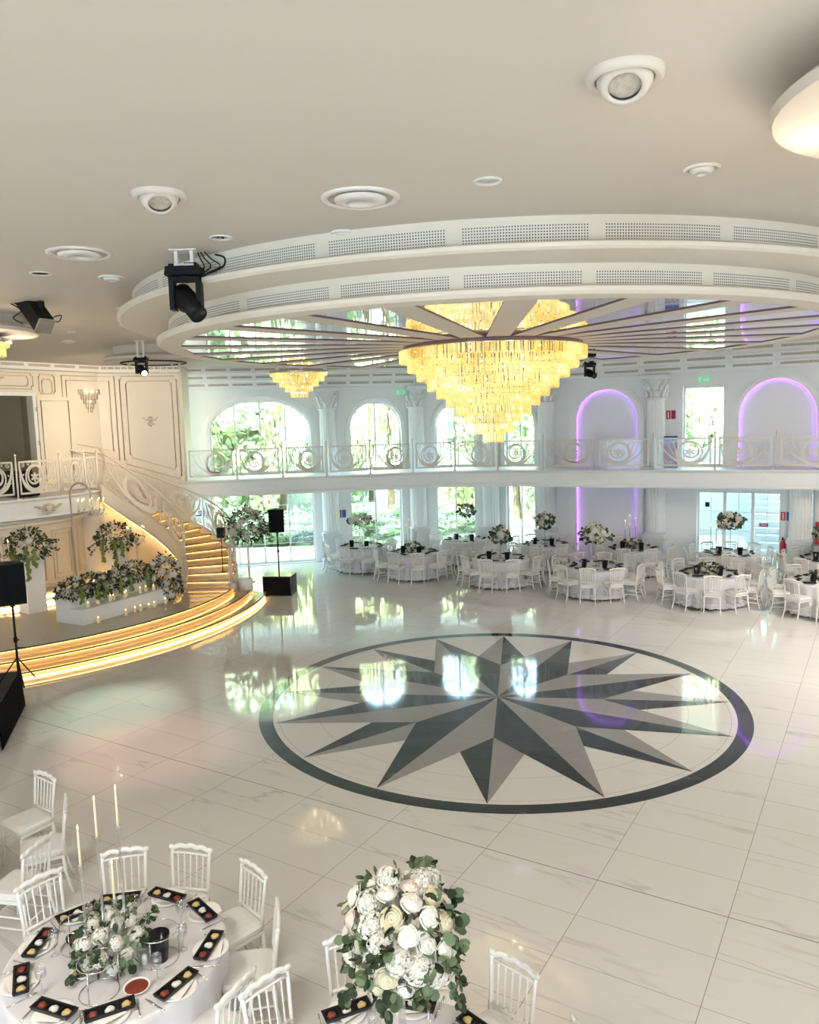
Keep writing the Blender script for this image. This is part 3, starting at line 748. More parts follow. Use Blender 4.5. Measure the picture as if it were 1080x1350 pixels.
bp = [(-6.75, 23.80), (-5.28, 24.13), (-3.9, 24.36), (-2.55, 24.52), (-1.2, 24.78), (.15, 25.08), (1.5, 25.18), (2.85, 24.94), (4.2, 24.36), (5.65, 23.60), (7.18, 22.97), (8.72, 22.26), (10.14, 21.57), (11.6, 20.82)]
rail_run(br, bp, ZB)
# ------------------------------------------------------------------ stage
GC = (-11.45, 20.8)
st = thing('stage', 'round beige marble stage of three steps edged with warm light strips', 'stage')
for k, (r, za) in enumerate(((7.45, 0), (7.10, .15), (6.72, .30))):
    a0, a1 = -118, 3.0
    mb = MB(); zt = za + .15
    o, i_ = arc(GC, r, a0, a1, 60, zt), arc(GC, r, a0, a1, 60, zt - .036)
    rs, rb = arc(GC, r - .05, a0, a1, 60, zt - .038), arc(GC, r - .05, a0, a1, 60, za + (.0 if k else .025))
    mb.add(o + [(*GC, zt)], [tuple(range(62))]); mb.strip(o, i_, smooth=False, mi=1); mb.strip(i_, rs, smooth=False); mb.strip(rs, rb, smooth=False)
    mb.add([(*GC, za), rb[-1], i_[-1], o[-1], (*GC, zt)], [(0, 1, 2, 3, 4)])
    s_ = mb.build('step', [M['stage_marble'], M['nosing']], st)
    l = MB(); l.strip(arc(GC, r - .045, a0, a1 - .3, 60, zt - .042), arc(GC, r - .012, a0, a1 - .3, 60, zt - .042), smooth=False)
    l.build('light_strip', M['led'], s_)
l = MB(); l.strip(arc(GC, 7.40, -118, 2.5, 60, .022), arc(GC, 7.43, -118, 2.5, 60, .018), smooth=False); l.build('light_strip', M['led_base'], st)
# drum wall under the landing with lit base
mb = MB(); dz = [(2.50, .45), (2.50, 2.56)]
mb.strip(arc(GC, 2.55, -125, 12, 60, .45), arc(GC, 2.55, -125, 12, 60, 2.56)); mb.build('wall_stage_back', M['cream'], kind='structure')
mb = MB()
for a in range(-112, 8, 22):
    q = [(GC[0] + 2.565 * math.cos(R(x)), GC[1] + 2.565 * math.sin(R(x)), z) for x, z in [(a, .95)] + [(a + i * 3.2, .95) for i in range(1, 6)] + [(a + 16, 2.2)] + [(a + 16 - i * 3.2, 2.2) for i in range(1, 6)]]
    mb.path(q, .016, 5, closed=True)
    q = [(GC[0] + 2.565 * math.cos(R(x)), GC[1] + 2.565 * math.sin(R(x)), z) for x, z in [(a + 2.2, 1.05)] + [(a + 2.2 + i * 2.3, 1.05) for i in range(1, 6)] + [(a + 13.8, 2.1)] + [(a + 13.8 - i * 2.3, 2.1) for i in range(1, 6)]]
    mb.path(q, .012, 5, closed=True)
mb.path(arc(GC, 2.59, -125, 12, 60, 2.42), .05, 6); mb.path(arc(GC, 2.575, -125, 12, 60, .80), .03, 6)
mb.build('trim_12', M['cream'], kind='structure')
pl = thing('stage_plinth', 'low curved plinth with two warm light strips round the foot of the drum wall', 'plinth')
mb = MB()
for r, za, zb in ((2.92, .45, .57), (2.74, .57, .70)):
    mb.strip(arc(GC, r, -125, 10, 50, za), arc(GC, r, -125, 10, 50, zb), smooth=False); mb.strip(arc(GC, r, -125, 10, 50, zb), arc(GC, r - .15, -125, 10, 50, zb), smooth=False)
mb.build('plinth_body', M['cream'], pl)
for r, z in ((2.935, .465), (2.755, .585)):
    l = MB(); l.strip(arc(GC, r, -125, 9, 50, z), arc(GC, r, -125, 9, 50, z + .045), smooth=False); l.build('light_strip', M['led_soft'], pl)
# landing (mezzanine)
edge = [(-11.9, 18.05), (-11.2, 17.95), (-10.5, 18.18), (-9.79, 18.67), (-9.28, 19.24), (-8.84, 19.93), (-8.61, 20.5), (-8.53, 20.95), (-8.46, 21.5)]
E_ = spline([(*p, 0) for p in edge], 5)
EN = []
for i, p in enumerate(E_):
    t = (E_[min(i + 1, len(E_) - 1)] - E_[max(i - 1, 0)]).normalized(); EN.append(Vector((t.y, -t.x, 0)))
mb = MB(); prof = [(-.02, ZB), (.05, ZB), (.06, ZB - .03), (.03, ZB - .06), (0, ZB - .09), (0, ZB - .42), (.03, ZB - .45), (.04, ZB - .5), (-.3, ZB - .52)]
rows = [[p + n * o + Vector((0, 0, z)) for p, n in zip(E_, EN)] for o, z in prof]
for a, b in zip(rows, rows[1:]): mb.strip(a, b, smooth=False)
poly = [(p.x, p.y, ZB) for p in E_] + [(-9.62, 22.0, ZB), (-10.2, 21.4, ZB), (-14, 17.5, ZB), (-13, 16.5, ZB)]
mb.add(poly, [tuple(range(len(poly)))]); mb.add([(x, y, ZB - .52) for x, y, z in poly], [tuple(range(len(poly)))])
mb.build('floor_landing', M['plaster'], kind='structure')
lr = thing('landing_railing', 'cream iron railing with ball-topped posts round the bowed stair landing', 'railing')
rail_run(lr, [(-11.3, 18.02), (-10.42, 18.22), (-9.50, 19.0), (-8.86, 19.96), (-8.60, 20.86), (-8.50, 21.42)], ZB, 1, False, .07)
ornament_on(lambda x, z: (GC[0] + (2.77) * math.cos(R(-28) + x / 2.77), GC[1] + 2.77 * math.sin(R(-28) + x / 2.77), 2.78 + z), 'plaster_ornament', 'gilt acanthus spray on the fascia below the landing railing', .8, .26)
# ------------------------------------------------------------------ staircase
SCN = (-7.30, 20.60); RI, RO = 1.28, 2.56; NS = 16; GO = 148 / NS; RISE = (ZB - .45) / NS
sr = thing('staircase', 'curved beige marble staircase with a warm light strip under every tread', 'staircase')
def sp3(r, a, z): return (SCN[0] + r * math.cos(R(a)), SCN[1] + r * math.sin(R(a)), z)
for k in range(NS):
    a0 = -1 + GO * k; a1 = a0 + GO + 1.0; zt = .45 + RISE * (k + 1); n = 4; mb = MB()
    ti, to = [sp3(RI, a0 - .7 + (a1 - a0 + .7) * i / n, zt) for i in range(n + 1)], [sp3(RO, a0 - .7 + (a1 - a0 + .7) * i / n, zt) for i in range(n + 1)]
    dn = lambda P, d: [(x, y, z - d) for x, y, z in P]
    mb.strip(ti, to, smooth=False); mb.strip(ti, dn(ti, .03), smooth=False); mb.strip(to, dn(to, .03), smooth=False)
    mb.add([ti[0], to[0], dn(to, .03)[0], dn(ti, .03)[0]], [(0, 1, 2, 3)], mi=1)
    mb.strip(dn(ti, .03), dn(to, .03), smooth=False)
    mb.add([sp3(RI, a0 + .3, zt - .03), sp3(RO, a0 + .3, zt - .03), sp3(RO, a0 + .3, zt - RISE), sp3(RI, a0 + .3, zt - RISE)], [(0, 1, 2, 3)])
    s_ = mb.build('step', [M['stage_marble'], M['brown']], sr)
    l = MB(); l.add([sp3(RI + .03, a0 + .15, zt - .034), sp3(RO - .05, a0 + .15, zt - .034), sp3(RO - .05, a0 - .45, zt - .034), sp3(RI + .03, a0 - .45, zt - .034)], [(0, 1, 2, 3)])
    l.build('light_strip', M['led'], s_)
zl = lambda a: .45 + RISE * ((a + 1) / GO + .5)                       # nosing line
AS = [-2 + 150 * i / 40 for i in range(41)]
mb = MB()                                                            # inner stringer, a deep curved band, and the closed outer side
for r, th, lo in ((RI, .05, .42),):
    A, B = [sp3(r + .02, a, zl(a) + .10) for a in AS], [sp3(r + .02, a, max(.45, zl(a) - lo)) for a in AS]
    C, D = [sp3(r - .03, a, zl(a) + .10) for a in AS], [sp3(r - .03, a, max(.45, zl(a) - lo)) for a in AS]
    mb.strip(A, B); mb.strip(C, D); mb.strip(A, C, smooth=False); mb.strip(B, D, smooth=False)
    mb.path([sp3(r - .04, a, zl(a) + .08) for a in AS], .018, 5); mb.path([sp3(r - .04, a, max(.47, zl(a) - lo + .03)) for a in AS], .022, 5)
mb.build('stringer', M['cream'], sr)
mb = MB(); A = [sp3(RO, a, zl(a) + .10) for a in AS]; B = [sp3(RO, a, 0) for a in AS]; C = [sp3(RO + .05, a, zl(a) + .10) for a in AS]; D = [sp3(RO + .05, a, 0) for a in AS]
mb.strip(A, B); mb.strip(C, D); mb.strip(A, C, smooth=False); mb.build('outer_stringer', M['cream'], sr)
l = MB(); a2 = [a for a in AS if a > 12]
l.strip([sp3(RI - .035, a, zl(a) - .44) for a in a2], [sp3(RI - .005, a, zl(a) - .43) for a in a2], smooth=False); l.build('light_strip', M['led'], sr, 'warm light strip along the foot of the stringer')
mb = MB(); mb.strip([sp3(RI + .10, a, .45) for a in AS], [sp3(RI + .10, a, max(.46, zl(a) - .40)) for a in AS]); mb.build('under_stair_wall', M['cream'], sr)
mb = MB(); mb.add([(-8.96, 21.30, .45), (-8.40, 21.36, .45), (-8.40, 21.36, 2.56), (-8.96, 21.30, 2.56)], [(0, 1, 2, 3)]); mb.build('wall_stage_return', M['cream'], kind='structure')
def stair_rail(name, label, r, a0, a1, newel):
    root = thing(name, label, 'railing'); n = 44; H = .86
    AA = [a0 + (a1 - a0) * i / n for i in range(n + 1)]
    total = R(abs(a1 - a0)) * r
    base = lambda x: zl(a0 + (a1 - a0) * x / total) + .14
    def f(x, z, s):
        a = a0 + (a1 - a0) * x / total; return sp3(r + s * .008, a, base(x) + z)
    hr = MB(); pts = [Vector(f(total * i / n, H + .03, 0)) for i in range(n + 1)]
    fl = Vector(sp3(r, a0 - 8, 0)) - Vector(sp3(r, a0, 0))
    end = [pts[0] + fl * t + Vector((0, 0, d)) for t, d in ((2.2, -1.0), (2.0, -.55), (1.5, -.22), (.75, -.04))] if newel else []
    hr.path(end + pts, .026, 6); hr.build('handrail', M['rail'], root)
    bt = MB(); bt.path([f(total * i / n, 0, 0) for i in range(n + 1)], .018, 4); bt.build('bottom_rail', M['rail'], root)
    m = max(2, round(total / 1.35)); w = total / m
    for k in range(m):
        S, F = strokes(w - .10, H - .04)
        if k % 2: S = [([(w - .10 - x, z) for x, z in p], q) for p, q in S]; F = [([(w - .10 - x, z) for x, z in p], q) for p, q in F]
        mv = lambda S: [([(x + k * w + .05, z + .02) for x, z in p], [t * 1.25 for t in q]) for p, q in S]
        mb = MB(); lay(mb, mv(S), f); lay(mb, [([(k * w + .012, 0), (k * w + .012, H)], [.026] * 2)], f)
        p = mb.build('scrollwork', M['rail'], root); c = MB(); lay(c, mv(F), f); c.build('rosette', M['rail'], p)
    nb = MB(); q = sp3(r, a0 - (10 if newel else 0), 0); z0 = zl(a0) - .1
    if newel:
        nb.tube((q[0], q[1], .45), (q[0], q[1], z0 + .9), .028, .026, 8); nb.lathe([(.10, .45), (.10, .56), (.05, .60)], 12, (q[0], q[1], 0)); nb.build('newel', M['rail'], root)
    return root
stair_rail('stair_railing', 'cream scrollwork stair railing on the inner curve, ending at the landing', RI - .02, 3, 146, True)
stair_rail('stair_railing', 'cream scrollwork stair railing on the outer curve, along the panelled wall', RO + .02, 4, 146, True)
nb = MB(); nb.lathe([(.20, .30), (.20, .58), (.17, .60)], 20, (-4.50, 20.88, 0)); tag(nb.build('newel_plinth', M['plaster']), 'round white plinth at the foot of the outer stair railing', 'plinth')
# ------------------------------------------------------------------ dropped round ceiling with mirrors
cd = sempty('ceiling_disc')
def annulus_band(r0, z0, r1, z1, n=128):
    a = [(CC[0] + r0 * math.cos(2 * PI * i / n), CC[1] + r0 * math.sin(2 * PI * i / n), z0) for i in range(n)]
    b = [(CC[0] + r1 * math.cos(2 * PI * i / n), CC[1] + r1 * math.sin(2 * PI * i / n), z1) for i in range(n)]
    return a, b
mb = MB(); pr = [(5.45, CZ), (5.45, 6.27), (5.62, 6.27), (5.66, 6.25), (5.66, 6.21), (5.62, 6.19), (4.98, 6.19), (4.98, 5.96), (5.12, 5.96), (5.16, 5.94), (5.16, 5.90), (5.12, 5.87), (4.83, 5.87)]
for (r0, z0), (r1, z1) in zip(pr, pr[1:]): mb.strip(*annulus_band(r0, z0, r1, z1), closed=True, smooth=False)
mb.build('tier', M['band'], cd)
# ribbed underside: 24 ribs and recessed mirrors between them
rb = MB(); mi = MB(); rv = MB(); zu, zm = 5.87, 5.883; RIN, ROUT = 1.43, 4.83
def cp(r, a, z, side=0.0):
    a_ = R(a); return (CC[0] + r * math.cos(a_) - side * math.sin(a_), CC[1] + r * math.sin(a_) + side * math.cos(a_), z)
rb.add([cp(RIN, i * 7.5, zu) for i in range(48)], [tuple(range(48))])
NR = 24
for k in range(NR):
    a = -92.6 + 15 * k; hw = .17
    # rib centred on angle a, panel from a to a+15
    x0 = math.sqrt(RIN ** 2 - hw ** 2); x1 = math.sqrt(ROUT ** 2 - hw ** 2)
    rb.add([cp(x0, a, zu, -hw), cp(x1 + .01, a, zu, -hw), cp(x1 + .01, a, zu, hw), cp(x0, a, zu, hw)], [(0, 1, 2, 3)])
    for sg in (-1, 1):
        rv.add([cp(x0, a, zu, sg * hw), cp(x1, a, zu, sg * hw), cp(x1, a, zm, sg * hw), cp(x0, a, zm, sg * hw)], [(0, 1, 2, 3)])
    b = a + 15
    i0, i1, o0, o1 = cp(x0, a, zm, hw), cp(x0, b, zm, -hw), cp(x1, a, zm, hw), cp(x1, b, zm, -hw)
    mi.add([i0, o0, o1, i1], [(0, 1, 2, 3)])
    for p, q in ((i0, i1), (o0, o1)):
        rv.add([p, q, (q[0], q[1], zu), (p[0], p[1], zu)], [(0, 1, 2, 3)])
    # fill between the chamfered mirror end and the round border
    ang = lambda p: math.degrees(math.atan2(p[1] - CC[1], p[0] - CC[0]))
    g0 = ang(o0); g1 = ang(o1)
    if g1 < g0: g1 += 360
    outer = [cp(ROUT, g0 + (g1 - g0) * i / 6, zu) for i in range(7)]
    rb.add([(o0[0], o0[1], zu), (o1[0], o1[1], zu)] + outer[::-1], [tuple(range(9))])
rb.build('rib', M['ceil'], cd); rv.build('mirror_reveal', M['brown'], cd); 
for i in range(0, 1): mi.build('mirror', M['mirror'], cd)
def band_grilles(r, z0, z1, n, ph, gap):
    for k in range(n):
        a0 = ph + 360 / n * k + gap; a1 = ph + 360 / n * (k + 1) - gap; m = 10; g = MB(); g.uv = []
        for z in (z0, z1):
            for i in range(m + 1):
                a = a0 + (a1 - a0) * i / m; g.v.append((CC[0] + (r + .006) * math.cos(R(a)), CC[1] + (r + .006) * math.sin(R(a)), z))
                g.uv.append((R(a1 - a0) * r * i / m, z - z0))
        for i in range(m): g.f.append((i, i + 1, m + 2 + i, m + 1 + i)); g.sm.append(False); g.mi.append(0)
        g.build('grille', M['grille'], cd)
band_grilles(5.45, 6.295, 6.455, 26, -85.9, .75)
band_grilles(4.98, 5.985, 6.117, 24, -85.1, .75)
# ------------------------------------------------------------------ chandeliers
bm_ = MB(); bm_.sphere((0, 0, 0), .02, 6, 5); BULB = bm_.mesh('bulb', M['bulb'])
def tier_mesh(r, z, length, pitch, nrow=1, rad=.0085):
    mb = MB()
    n = max(6, int(2 * PI * r / pitch))
    for j in range(n):
        a = 2 * PI * j / n + random.uniform(-.02, .02) / max(r, .2)
        x, y = r * math.cos(a), r * math.sin(a); dz = random.uniform(-.006, .006)
        w = rad * random.uniform(.85, 1.15)
        mb.lathe([(w, z + dz), (w * .95, z - length * .86 + dz), (w * .25, z - length + dz)], 5, (x, y, 0), smooth=False)
    return mb
def chandelier(name, label, loc, tiers, plate, pitch, rad=.0085):
    root = thing(name, label, 'chandelier', loc)
    if plate:
        p = MB(); p.lathe([(plate, 0), (plate, -.05), (plate - .06, -.06)], 48); p.build('ceiling_plate', M['steel'], root)
    for r, zt, ln in tiers:
        t = tier_mesh(r, zt, ln, pitch, rad=rad).build('crystal_tier', M['amber'], root)
        q = MB(); q.path([(r * math.cos(2 * PI * i / 40), r * math.sin(2 * PI * i / 40), zt) for i in range(40)], .012, 4, closed=True); q.build('hoop', M['steel'], t)
        if r > .2:
            nb_ = max(4, int(r * 6))
            for i in range(nb_):
                a = 2 * PI * (i + .3) / nb_; inst(BULB, 'bulb', t, ((r - .05) * math.cos(a), (r - .05) * math.sin(a), zt - ln * .35))
    return root
HW = [1.50, 1.37, 1.225, 1.06, .91, .755, .605, .455, .31, .165]
bots = [5.635, 5.48, 5.335, 5.17, 5.04, 4.895, 4.745, 4.62, 4.45, 4.31]
tiers = [(r, b + .19, .19) for r, b in zip(HW, bots)]; tiers[0] = (1.50, 5.80, .175)
chandelier('chandelier', 'huge ten-tier amber crystal chandelier under the mirrored ceiling disc', (CC[0], CC[1], 0), tiers, 0, .021, .0092)
p = MB(); p.lathe([(1.44, 5.87), (1.44, 5.82), (1.38, 5.81)], 64, (0, 0, 0)); p.build('ceiling_plate', M['brown'], bpy.data.objects['chandelier'])
def medallion(loc, label, r=1.08, drum=.86, z=6.24, zt=CZ):
    t = thing('ceiling_medallion', label, 'ceiling medallion', (loc[0], loc[1], 0), 0, 'round ceiling medallions')
    a = MB(); a.lathe([(drum, zt - .001), (drum, z + .07)], 48, cap=False, smooth=True); a.build('drum', M['ceil'], t)
    b = MB(); b.lathe([(drum, z + .09), (r - .05, z + .09), (r, z + .05), (r - .02, z), (0.01, z)], 48, cap=False, smooth=False); b.build('brim', M['ceil'], t)
    return t
SM = [(.50, -.0, .13), (.41, -.09, .14), (.33, -.18, .15), (.25, -.29, .15), (.165, -.40, .15)]
medallion((-2.62, 19.6), 'round ceiling medallion above the small amber chandelier near the arched windows', z=6.18)
chandelier('small_chandelier', 'small five-tier amber chandelier hanging before the arched windows', (-2.62, 19.45, 5.98), [(.69, .0, .11), (.62, -.08, .16), (.47, -.20, .17), (.335, -.33, .16), (.21, -.46, .17)], .72, .026, .009)
medallion((-6.95, 12.65), 'round ceiling medallion at the picture edge above a lit amber chandelier', z=6.26)
chandelier('small_chandelier', 'small amber chandelier cut by the picture edge, below its round medallion', (-6.95, 12.65, 6.18), [(.62, .0, .11), (.56, -.08, .18), (.44, -.24, .19), (.31, -.40, .18), (.19, -.54, .17)], .66, .026, .009)
md = medallion((-5.75, 18.2), 'round ceiling medallion with bare spots between the stairs and the mirrored disc', 1.08, .86, 6.22)
t = thing('ring_light_fitting', 'dark ring fitting with small bare spots under the medallion by the stairs', 'light fitting', (-5.75, 18.2, 6.2))
mb = MB(); mb.path([(.72 * math.cos(2 * PI * i / 48), .72 * math.sin(2 * PI * i / 48), -.02) for i in range(48)], .016, 5, closed=True); mb.build('ring', M['black'], t)
for a in (200, 250, 290, 330, 20):
    mb = MB(); x, y = .55 * math.cos(R(a)), .55 * math.sin(R(a)); mb.tube((x, y, .02), (x + .03, y - .02, -.09), .03, .035, 8); mb.build('spot', M['gilt'], t)
chandelier('small_chandelier', 'amber chandelier just past the picture edge under the glowing medallion', (3.05, 4.15, 6.18), [(.62, .0, .11), (.56, -.08, .18), (.44, -.24, .19), (.31, -.40, .18), (.19, -.54, .17)], .66, .026, .009)
medallion((3.05, 4.15), 'large round ceiling medallion glowing from below, cut by the picture edge', 1.08, .80, 6.26)
# ------------------------------------------------------------------ ceiling fittings
def diffuser(loc, r, label, dark=False):
    t = thing('air_diffuser', label, 'ceiling vent', (loc[0], loc[1], CZ), 0, 'round ceiling air diffusers')
    a = MB(); a.lathe([(r, 0), (r, -.012), (r * .86, -.022), (r * .82, -.005)], 40, cap=False); a.build('rim', M['lacquer'], t)
    b = MB(); b.lathe([(r * .82, -.004), (.001, -.004)], 40, cap=False); b.build('duct', M['slot'], t)
    c = MB(); c.lathe([(r * .66, -.012), (r * .64, -.03), (r * .3, -.05), (r * .28, -.035), (.001, -.03)], 40, cap=False); c.build('cone', M['lacquer'], t)
diffuser((-.33, 6.69), .33, 'large round air diffuser in the ceiling before the perforated disc edge')
diffuser((-3.35, 8.41), .33, 'large round air diffuser in the ceiling on the staircase side')
diffuser((2.28, 6.16), .135, 'small round vent in the ceiling beside the glowing medallion')
diffuser((-.56, 7.85), .13, 'small round vent tucked against the perforated disc edge')
diffuser((-3.52, 9.75), .15, 'small round vent in the ceiling behind the large moving head')
diffuser((-4.9, 14.2), .15, 'small round vent in the ceiling between disc and staircase')
diffuser((-6.9, 16.4), .16, 'small round vent in the ceiling nearest the panelled wall')
def eyeball(loc, r, label, tilt):
    t = thing('air_nozzle', label, 'air nozzle', (loc[0], loc[1], CZ), 0, 'eyeball air nozzles')
    a = MB(); a.lathe([(r, 0), (r, -.02), (r * .9, -.05), (r * .74, -.035)], 36, cap=False); a.build('rim', M['ceil'], t)
    d = Vector((tilt[0], tilt[1], -1)).normalized()
    b = MB(); b.lathe([(r * .76, -.06), (r * .74, 0), (r * .62, .07), (r * .44, .10), (r * .40, .085)], 32, (0, 0, -.01), axis=d, cap=False); b.build('ball', M['ceil'], t)
    c = MB(); c.lathe([(r * .42, .06), (.001, .06)], 28, (0, 0, -.01), axis=d, cap=False); c.build('throat', M['slot'], t)
eyeball((1.23, 4.47), .215, 'large eyeball air nozzle in the ceiling, the one by the glowing medallion', (-.15, -.55))
eyeball((-1.90, 6.42), .215, 'large eyeball air nozzle in the ceiling, the one by the big diffuser', (.2, -.5))
def downlight(loc, label, r=.11, lit=True):
    t = thing('downlight', label, 'downlight', (loc[0], loc[1], CZ), 0, 'recessed downlights')
    a = MB(); a.lathe([(r, 0), (r, -.01), (r * .84, -.012), (r * .8, .0)], 28, cap=False); a.build('rim', M['lacquer'], t)
    b = MB(); b.lathe([(r * .82, -.003), (.001, -.003)], 28, cap=False); b.build('reflector', M['chrome'] if lit else M['black'], t)
downlight((.68, 6.32), 'chrome recessed downlight in the ceiling between the vents and the nozzles')
downlight((-1.76, 7.90), 'chrome recessed downlight in the ceiling above the large moving head')
downlight((-4.21, 9.38), 'black-rimmed recessed downlight near the slanting black floodlight', .12, False)
downlight((-4.3, 12.2), 'tiny recessed downlight beside the edge of the mirrored disc', .07)
downlight((-6.2, 14.9), 'tiny recessed downlight near the small chandelier at the picture edge', .08)
# stage lights
def moving_head(loc, label, s=1.0, drop=.45, lit=False, aim=(.3, -.2, -.6), name='moving_head_light', bracket=True, big=True):
    t = thing(name, label, 'stage light', (loc[0], loc[1], CZ))
    if bracket:
        b = MB()
        for x in (-.10 * s, .10 * s): b.box(x, 0, -drop / 2, .035, .05, drop)
        b.box(0, 0, -drop, .25 * s, .08, .02); b.box(0, 0, -.006, .34 * s, .16, .012); b.build('bracket', M['lacquer'], t)
    z = -drop
    b = MB(); b.box(0, 0, z - .085 * s, .46 * s, .30 * s, .11 * s, taper=.92); b.box(-.17 * s, 0, z - .01, .06 * s, .08 * s, .06 * s); b.box(.08 * s, .02, z - .0, .16 * s, .14 * s, .05 * s)
    b.lathe([(.12 * s, z - .14 * s), (.12 * s, z - .17 * s)], 16); b.build('base', M['black'], t)
    b = MB()
    for x in (-.17 * s, .17 * s): b.box(x, 0, z - .36 * s, .06 * s, .16 * s, .40 * s)
    b.box(0, 0, z - .18 * s, .38 * s, .17 * s, .05 * s); b.build('yoke', M['black'], t)
    d = Vector(aim).normalized(); c = Vector((0, 0, z - .44 * s))
    b = MB(); b.lathe([(.09 * s, -.22 * s), (.14 * s, -.17 * s), (.15 * s, .05 * s), (.115 * s, .12 * s), (.115 * s, .32 * s), (.09 * s, .32 * s)], 20, c, axis=d); b.build('head', M['black'], t)
    l = MB(); l.lathe([(.085 * s, .323 * s), (.001, .330 * s)], 20, c, axis=d, cap=False); l.build('lens', M['lens_on'] if lit else M['gloss_black'], t)
    return t
mh = moving_head((-2.27, 8.42), 'large black moving head light on a white bracket under the ceiling', .82, .15, False, (.55, -.5, -.62))
cb = MB()
for k, (x, dx) in enumerate(((.13, .06), (.16, .10), (.20, .16))):
    cb.path([tuple(p) for p in spline([(x, .05, -.01), (x + dx * .4, .06, -.08), (x + dx, .05, -.16), (x + .02, .03, -.23)], 6)], .007, 5)
cb.path([tuple(p) for p in spline([(.30, .1, -.03), (.40, .08, -.07), (.38, .05, -.17), (.20, .0, -.25)], 6)], .010, 5); cb.build('cable', M['black'], mh)
moving_head((-6.62, 12.2), 'small lit spotlight hanging below the amber chandelier at the picture edge', .55, .56, True, (.45, -.6, -.35), 'spotlight')
moving_head((-5.55, 16.75), 'small lit spotlight hanging before the panelled wall', .62, .33, True, (.5, -.75, -.4), 'spotlight')
# hung from the bottom of the mirrored disc, behind the big chandelier
sp = moving_head((3.92, 16.9), 'black spotlight hanging behind the large chandelier, near the purple niche', .55, .02, False, (.4, -.8, -.35), 'spotlight', False); sp.location.z = 5.86
# slanting black floodlight
t = thing('floodlight', 'slanting black floodlight on a short arm with cables, above the stage', 'stage light', (-5.2, 11.35, CZ))
d = Vector((.42, -.30, -.50)).normalized(); c = Vector((0, 0, -.17)); x_ = d.cross(Vector((0, 0, 1))).normalized(); y_ = d.cross(x_)
b = MB(); o = c - d * .30 - x_ * .11 - y_ * .11; b.obox(o, x_ * .22, y_ * .22, d * .56); b.obox(o - d * .05 + x_ * .04 + y_ * .04, x_ * .18, y_ * .18, d * .06); b.build('housing', M['black'], t)
b = MB(); b.obox(c + d * .26 - x_ * .115 - y_ * .115, x_ * .23, y_ * .23, d * .035); b.build('front_ring', M['steel'], t)
b = MB(); b.box(.08, 0, -.085, .06, .09, .17); b.build('arm', M['black'], t)
b = MB()
b.path([tuple(p) for p in spline([(-.35, .0, -.02), (-.22, .02, -.12), (-.34, .02, -.22), (-.2, 0, -.30)], 6)], .009, 5); b.path([tuple(p) for p in spline([(-.30, .0, -.02), (-.12, .02, -.08), (.05, .02, -.16)], 6)], .008, 5)
b.path([tuple(p) for p in spline([(.2, .0, -.24), (.34, .02, -.20), (.30, .02, -.29), (.18, 0, -.26)], 6)], .008, 5); b.build('cable', M['black'], t)
for k in range(4):
    b = MB(); q = c - x_ * .111 + d * (-.22 + .12 * k) + y_ * .06; b.obox(q, -x_ * .008, y_ * .05, d * .05); b.build('dial', M['steel'], t)
# wall sconce
t = thing('wall_sconce', 'tiered crystal wall sconce on the panelled stair wall', 'wall lamp', lwp(0, 8.84, .0, 5.52), math.atan2((WB[1] - WB[0]).y, (WB[1] - WB[0]).x))
b = MB(); b.box(0, -.02, .12, .34, .04, .36); b.build('back_plate', M['gilt'], t)
for k, (w, z, n) in enumerate(((.34, .34, 11), (.27, .20, 9), (.20, .07, 7), (.13, -.06, 5), (.08, -.17, 3))):
    b = MB()
    for i in range(n):
        a = PI * (i + .5) / n; b.box(w * math.cos(a), -.04 - .5 * w * math.sin(a), z - .07, .022, .022, .15)
    b.build('crystal_tier', M['crystal'], t)
for x, z in ((-.1, .28), (.1, .28), (0, .0)): inst(BULB, 'bulb', t, (x, -.1, z))
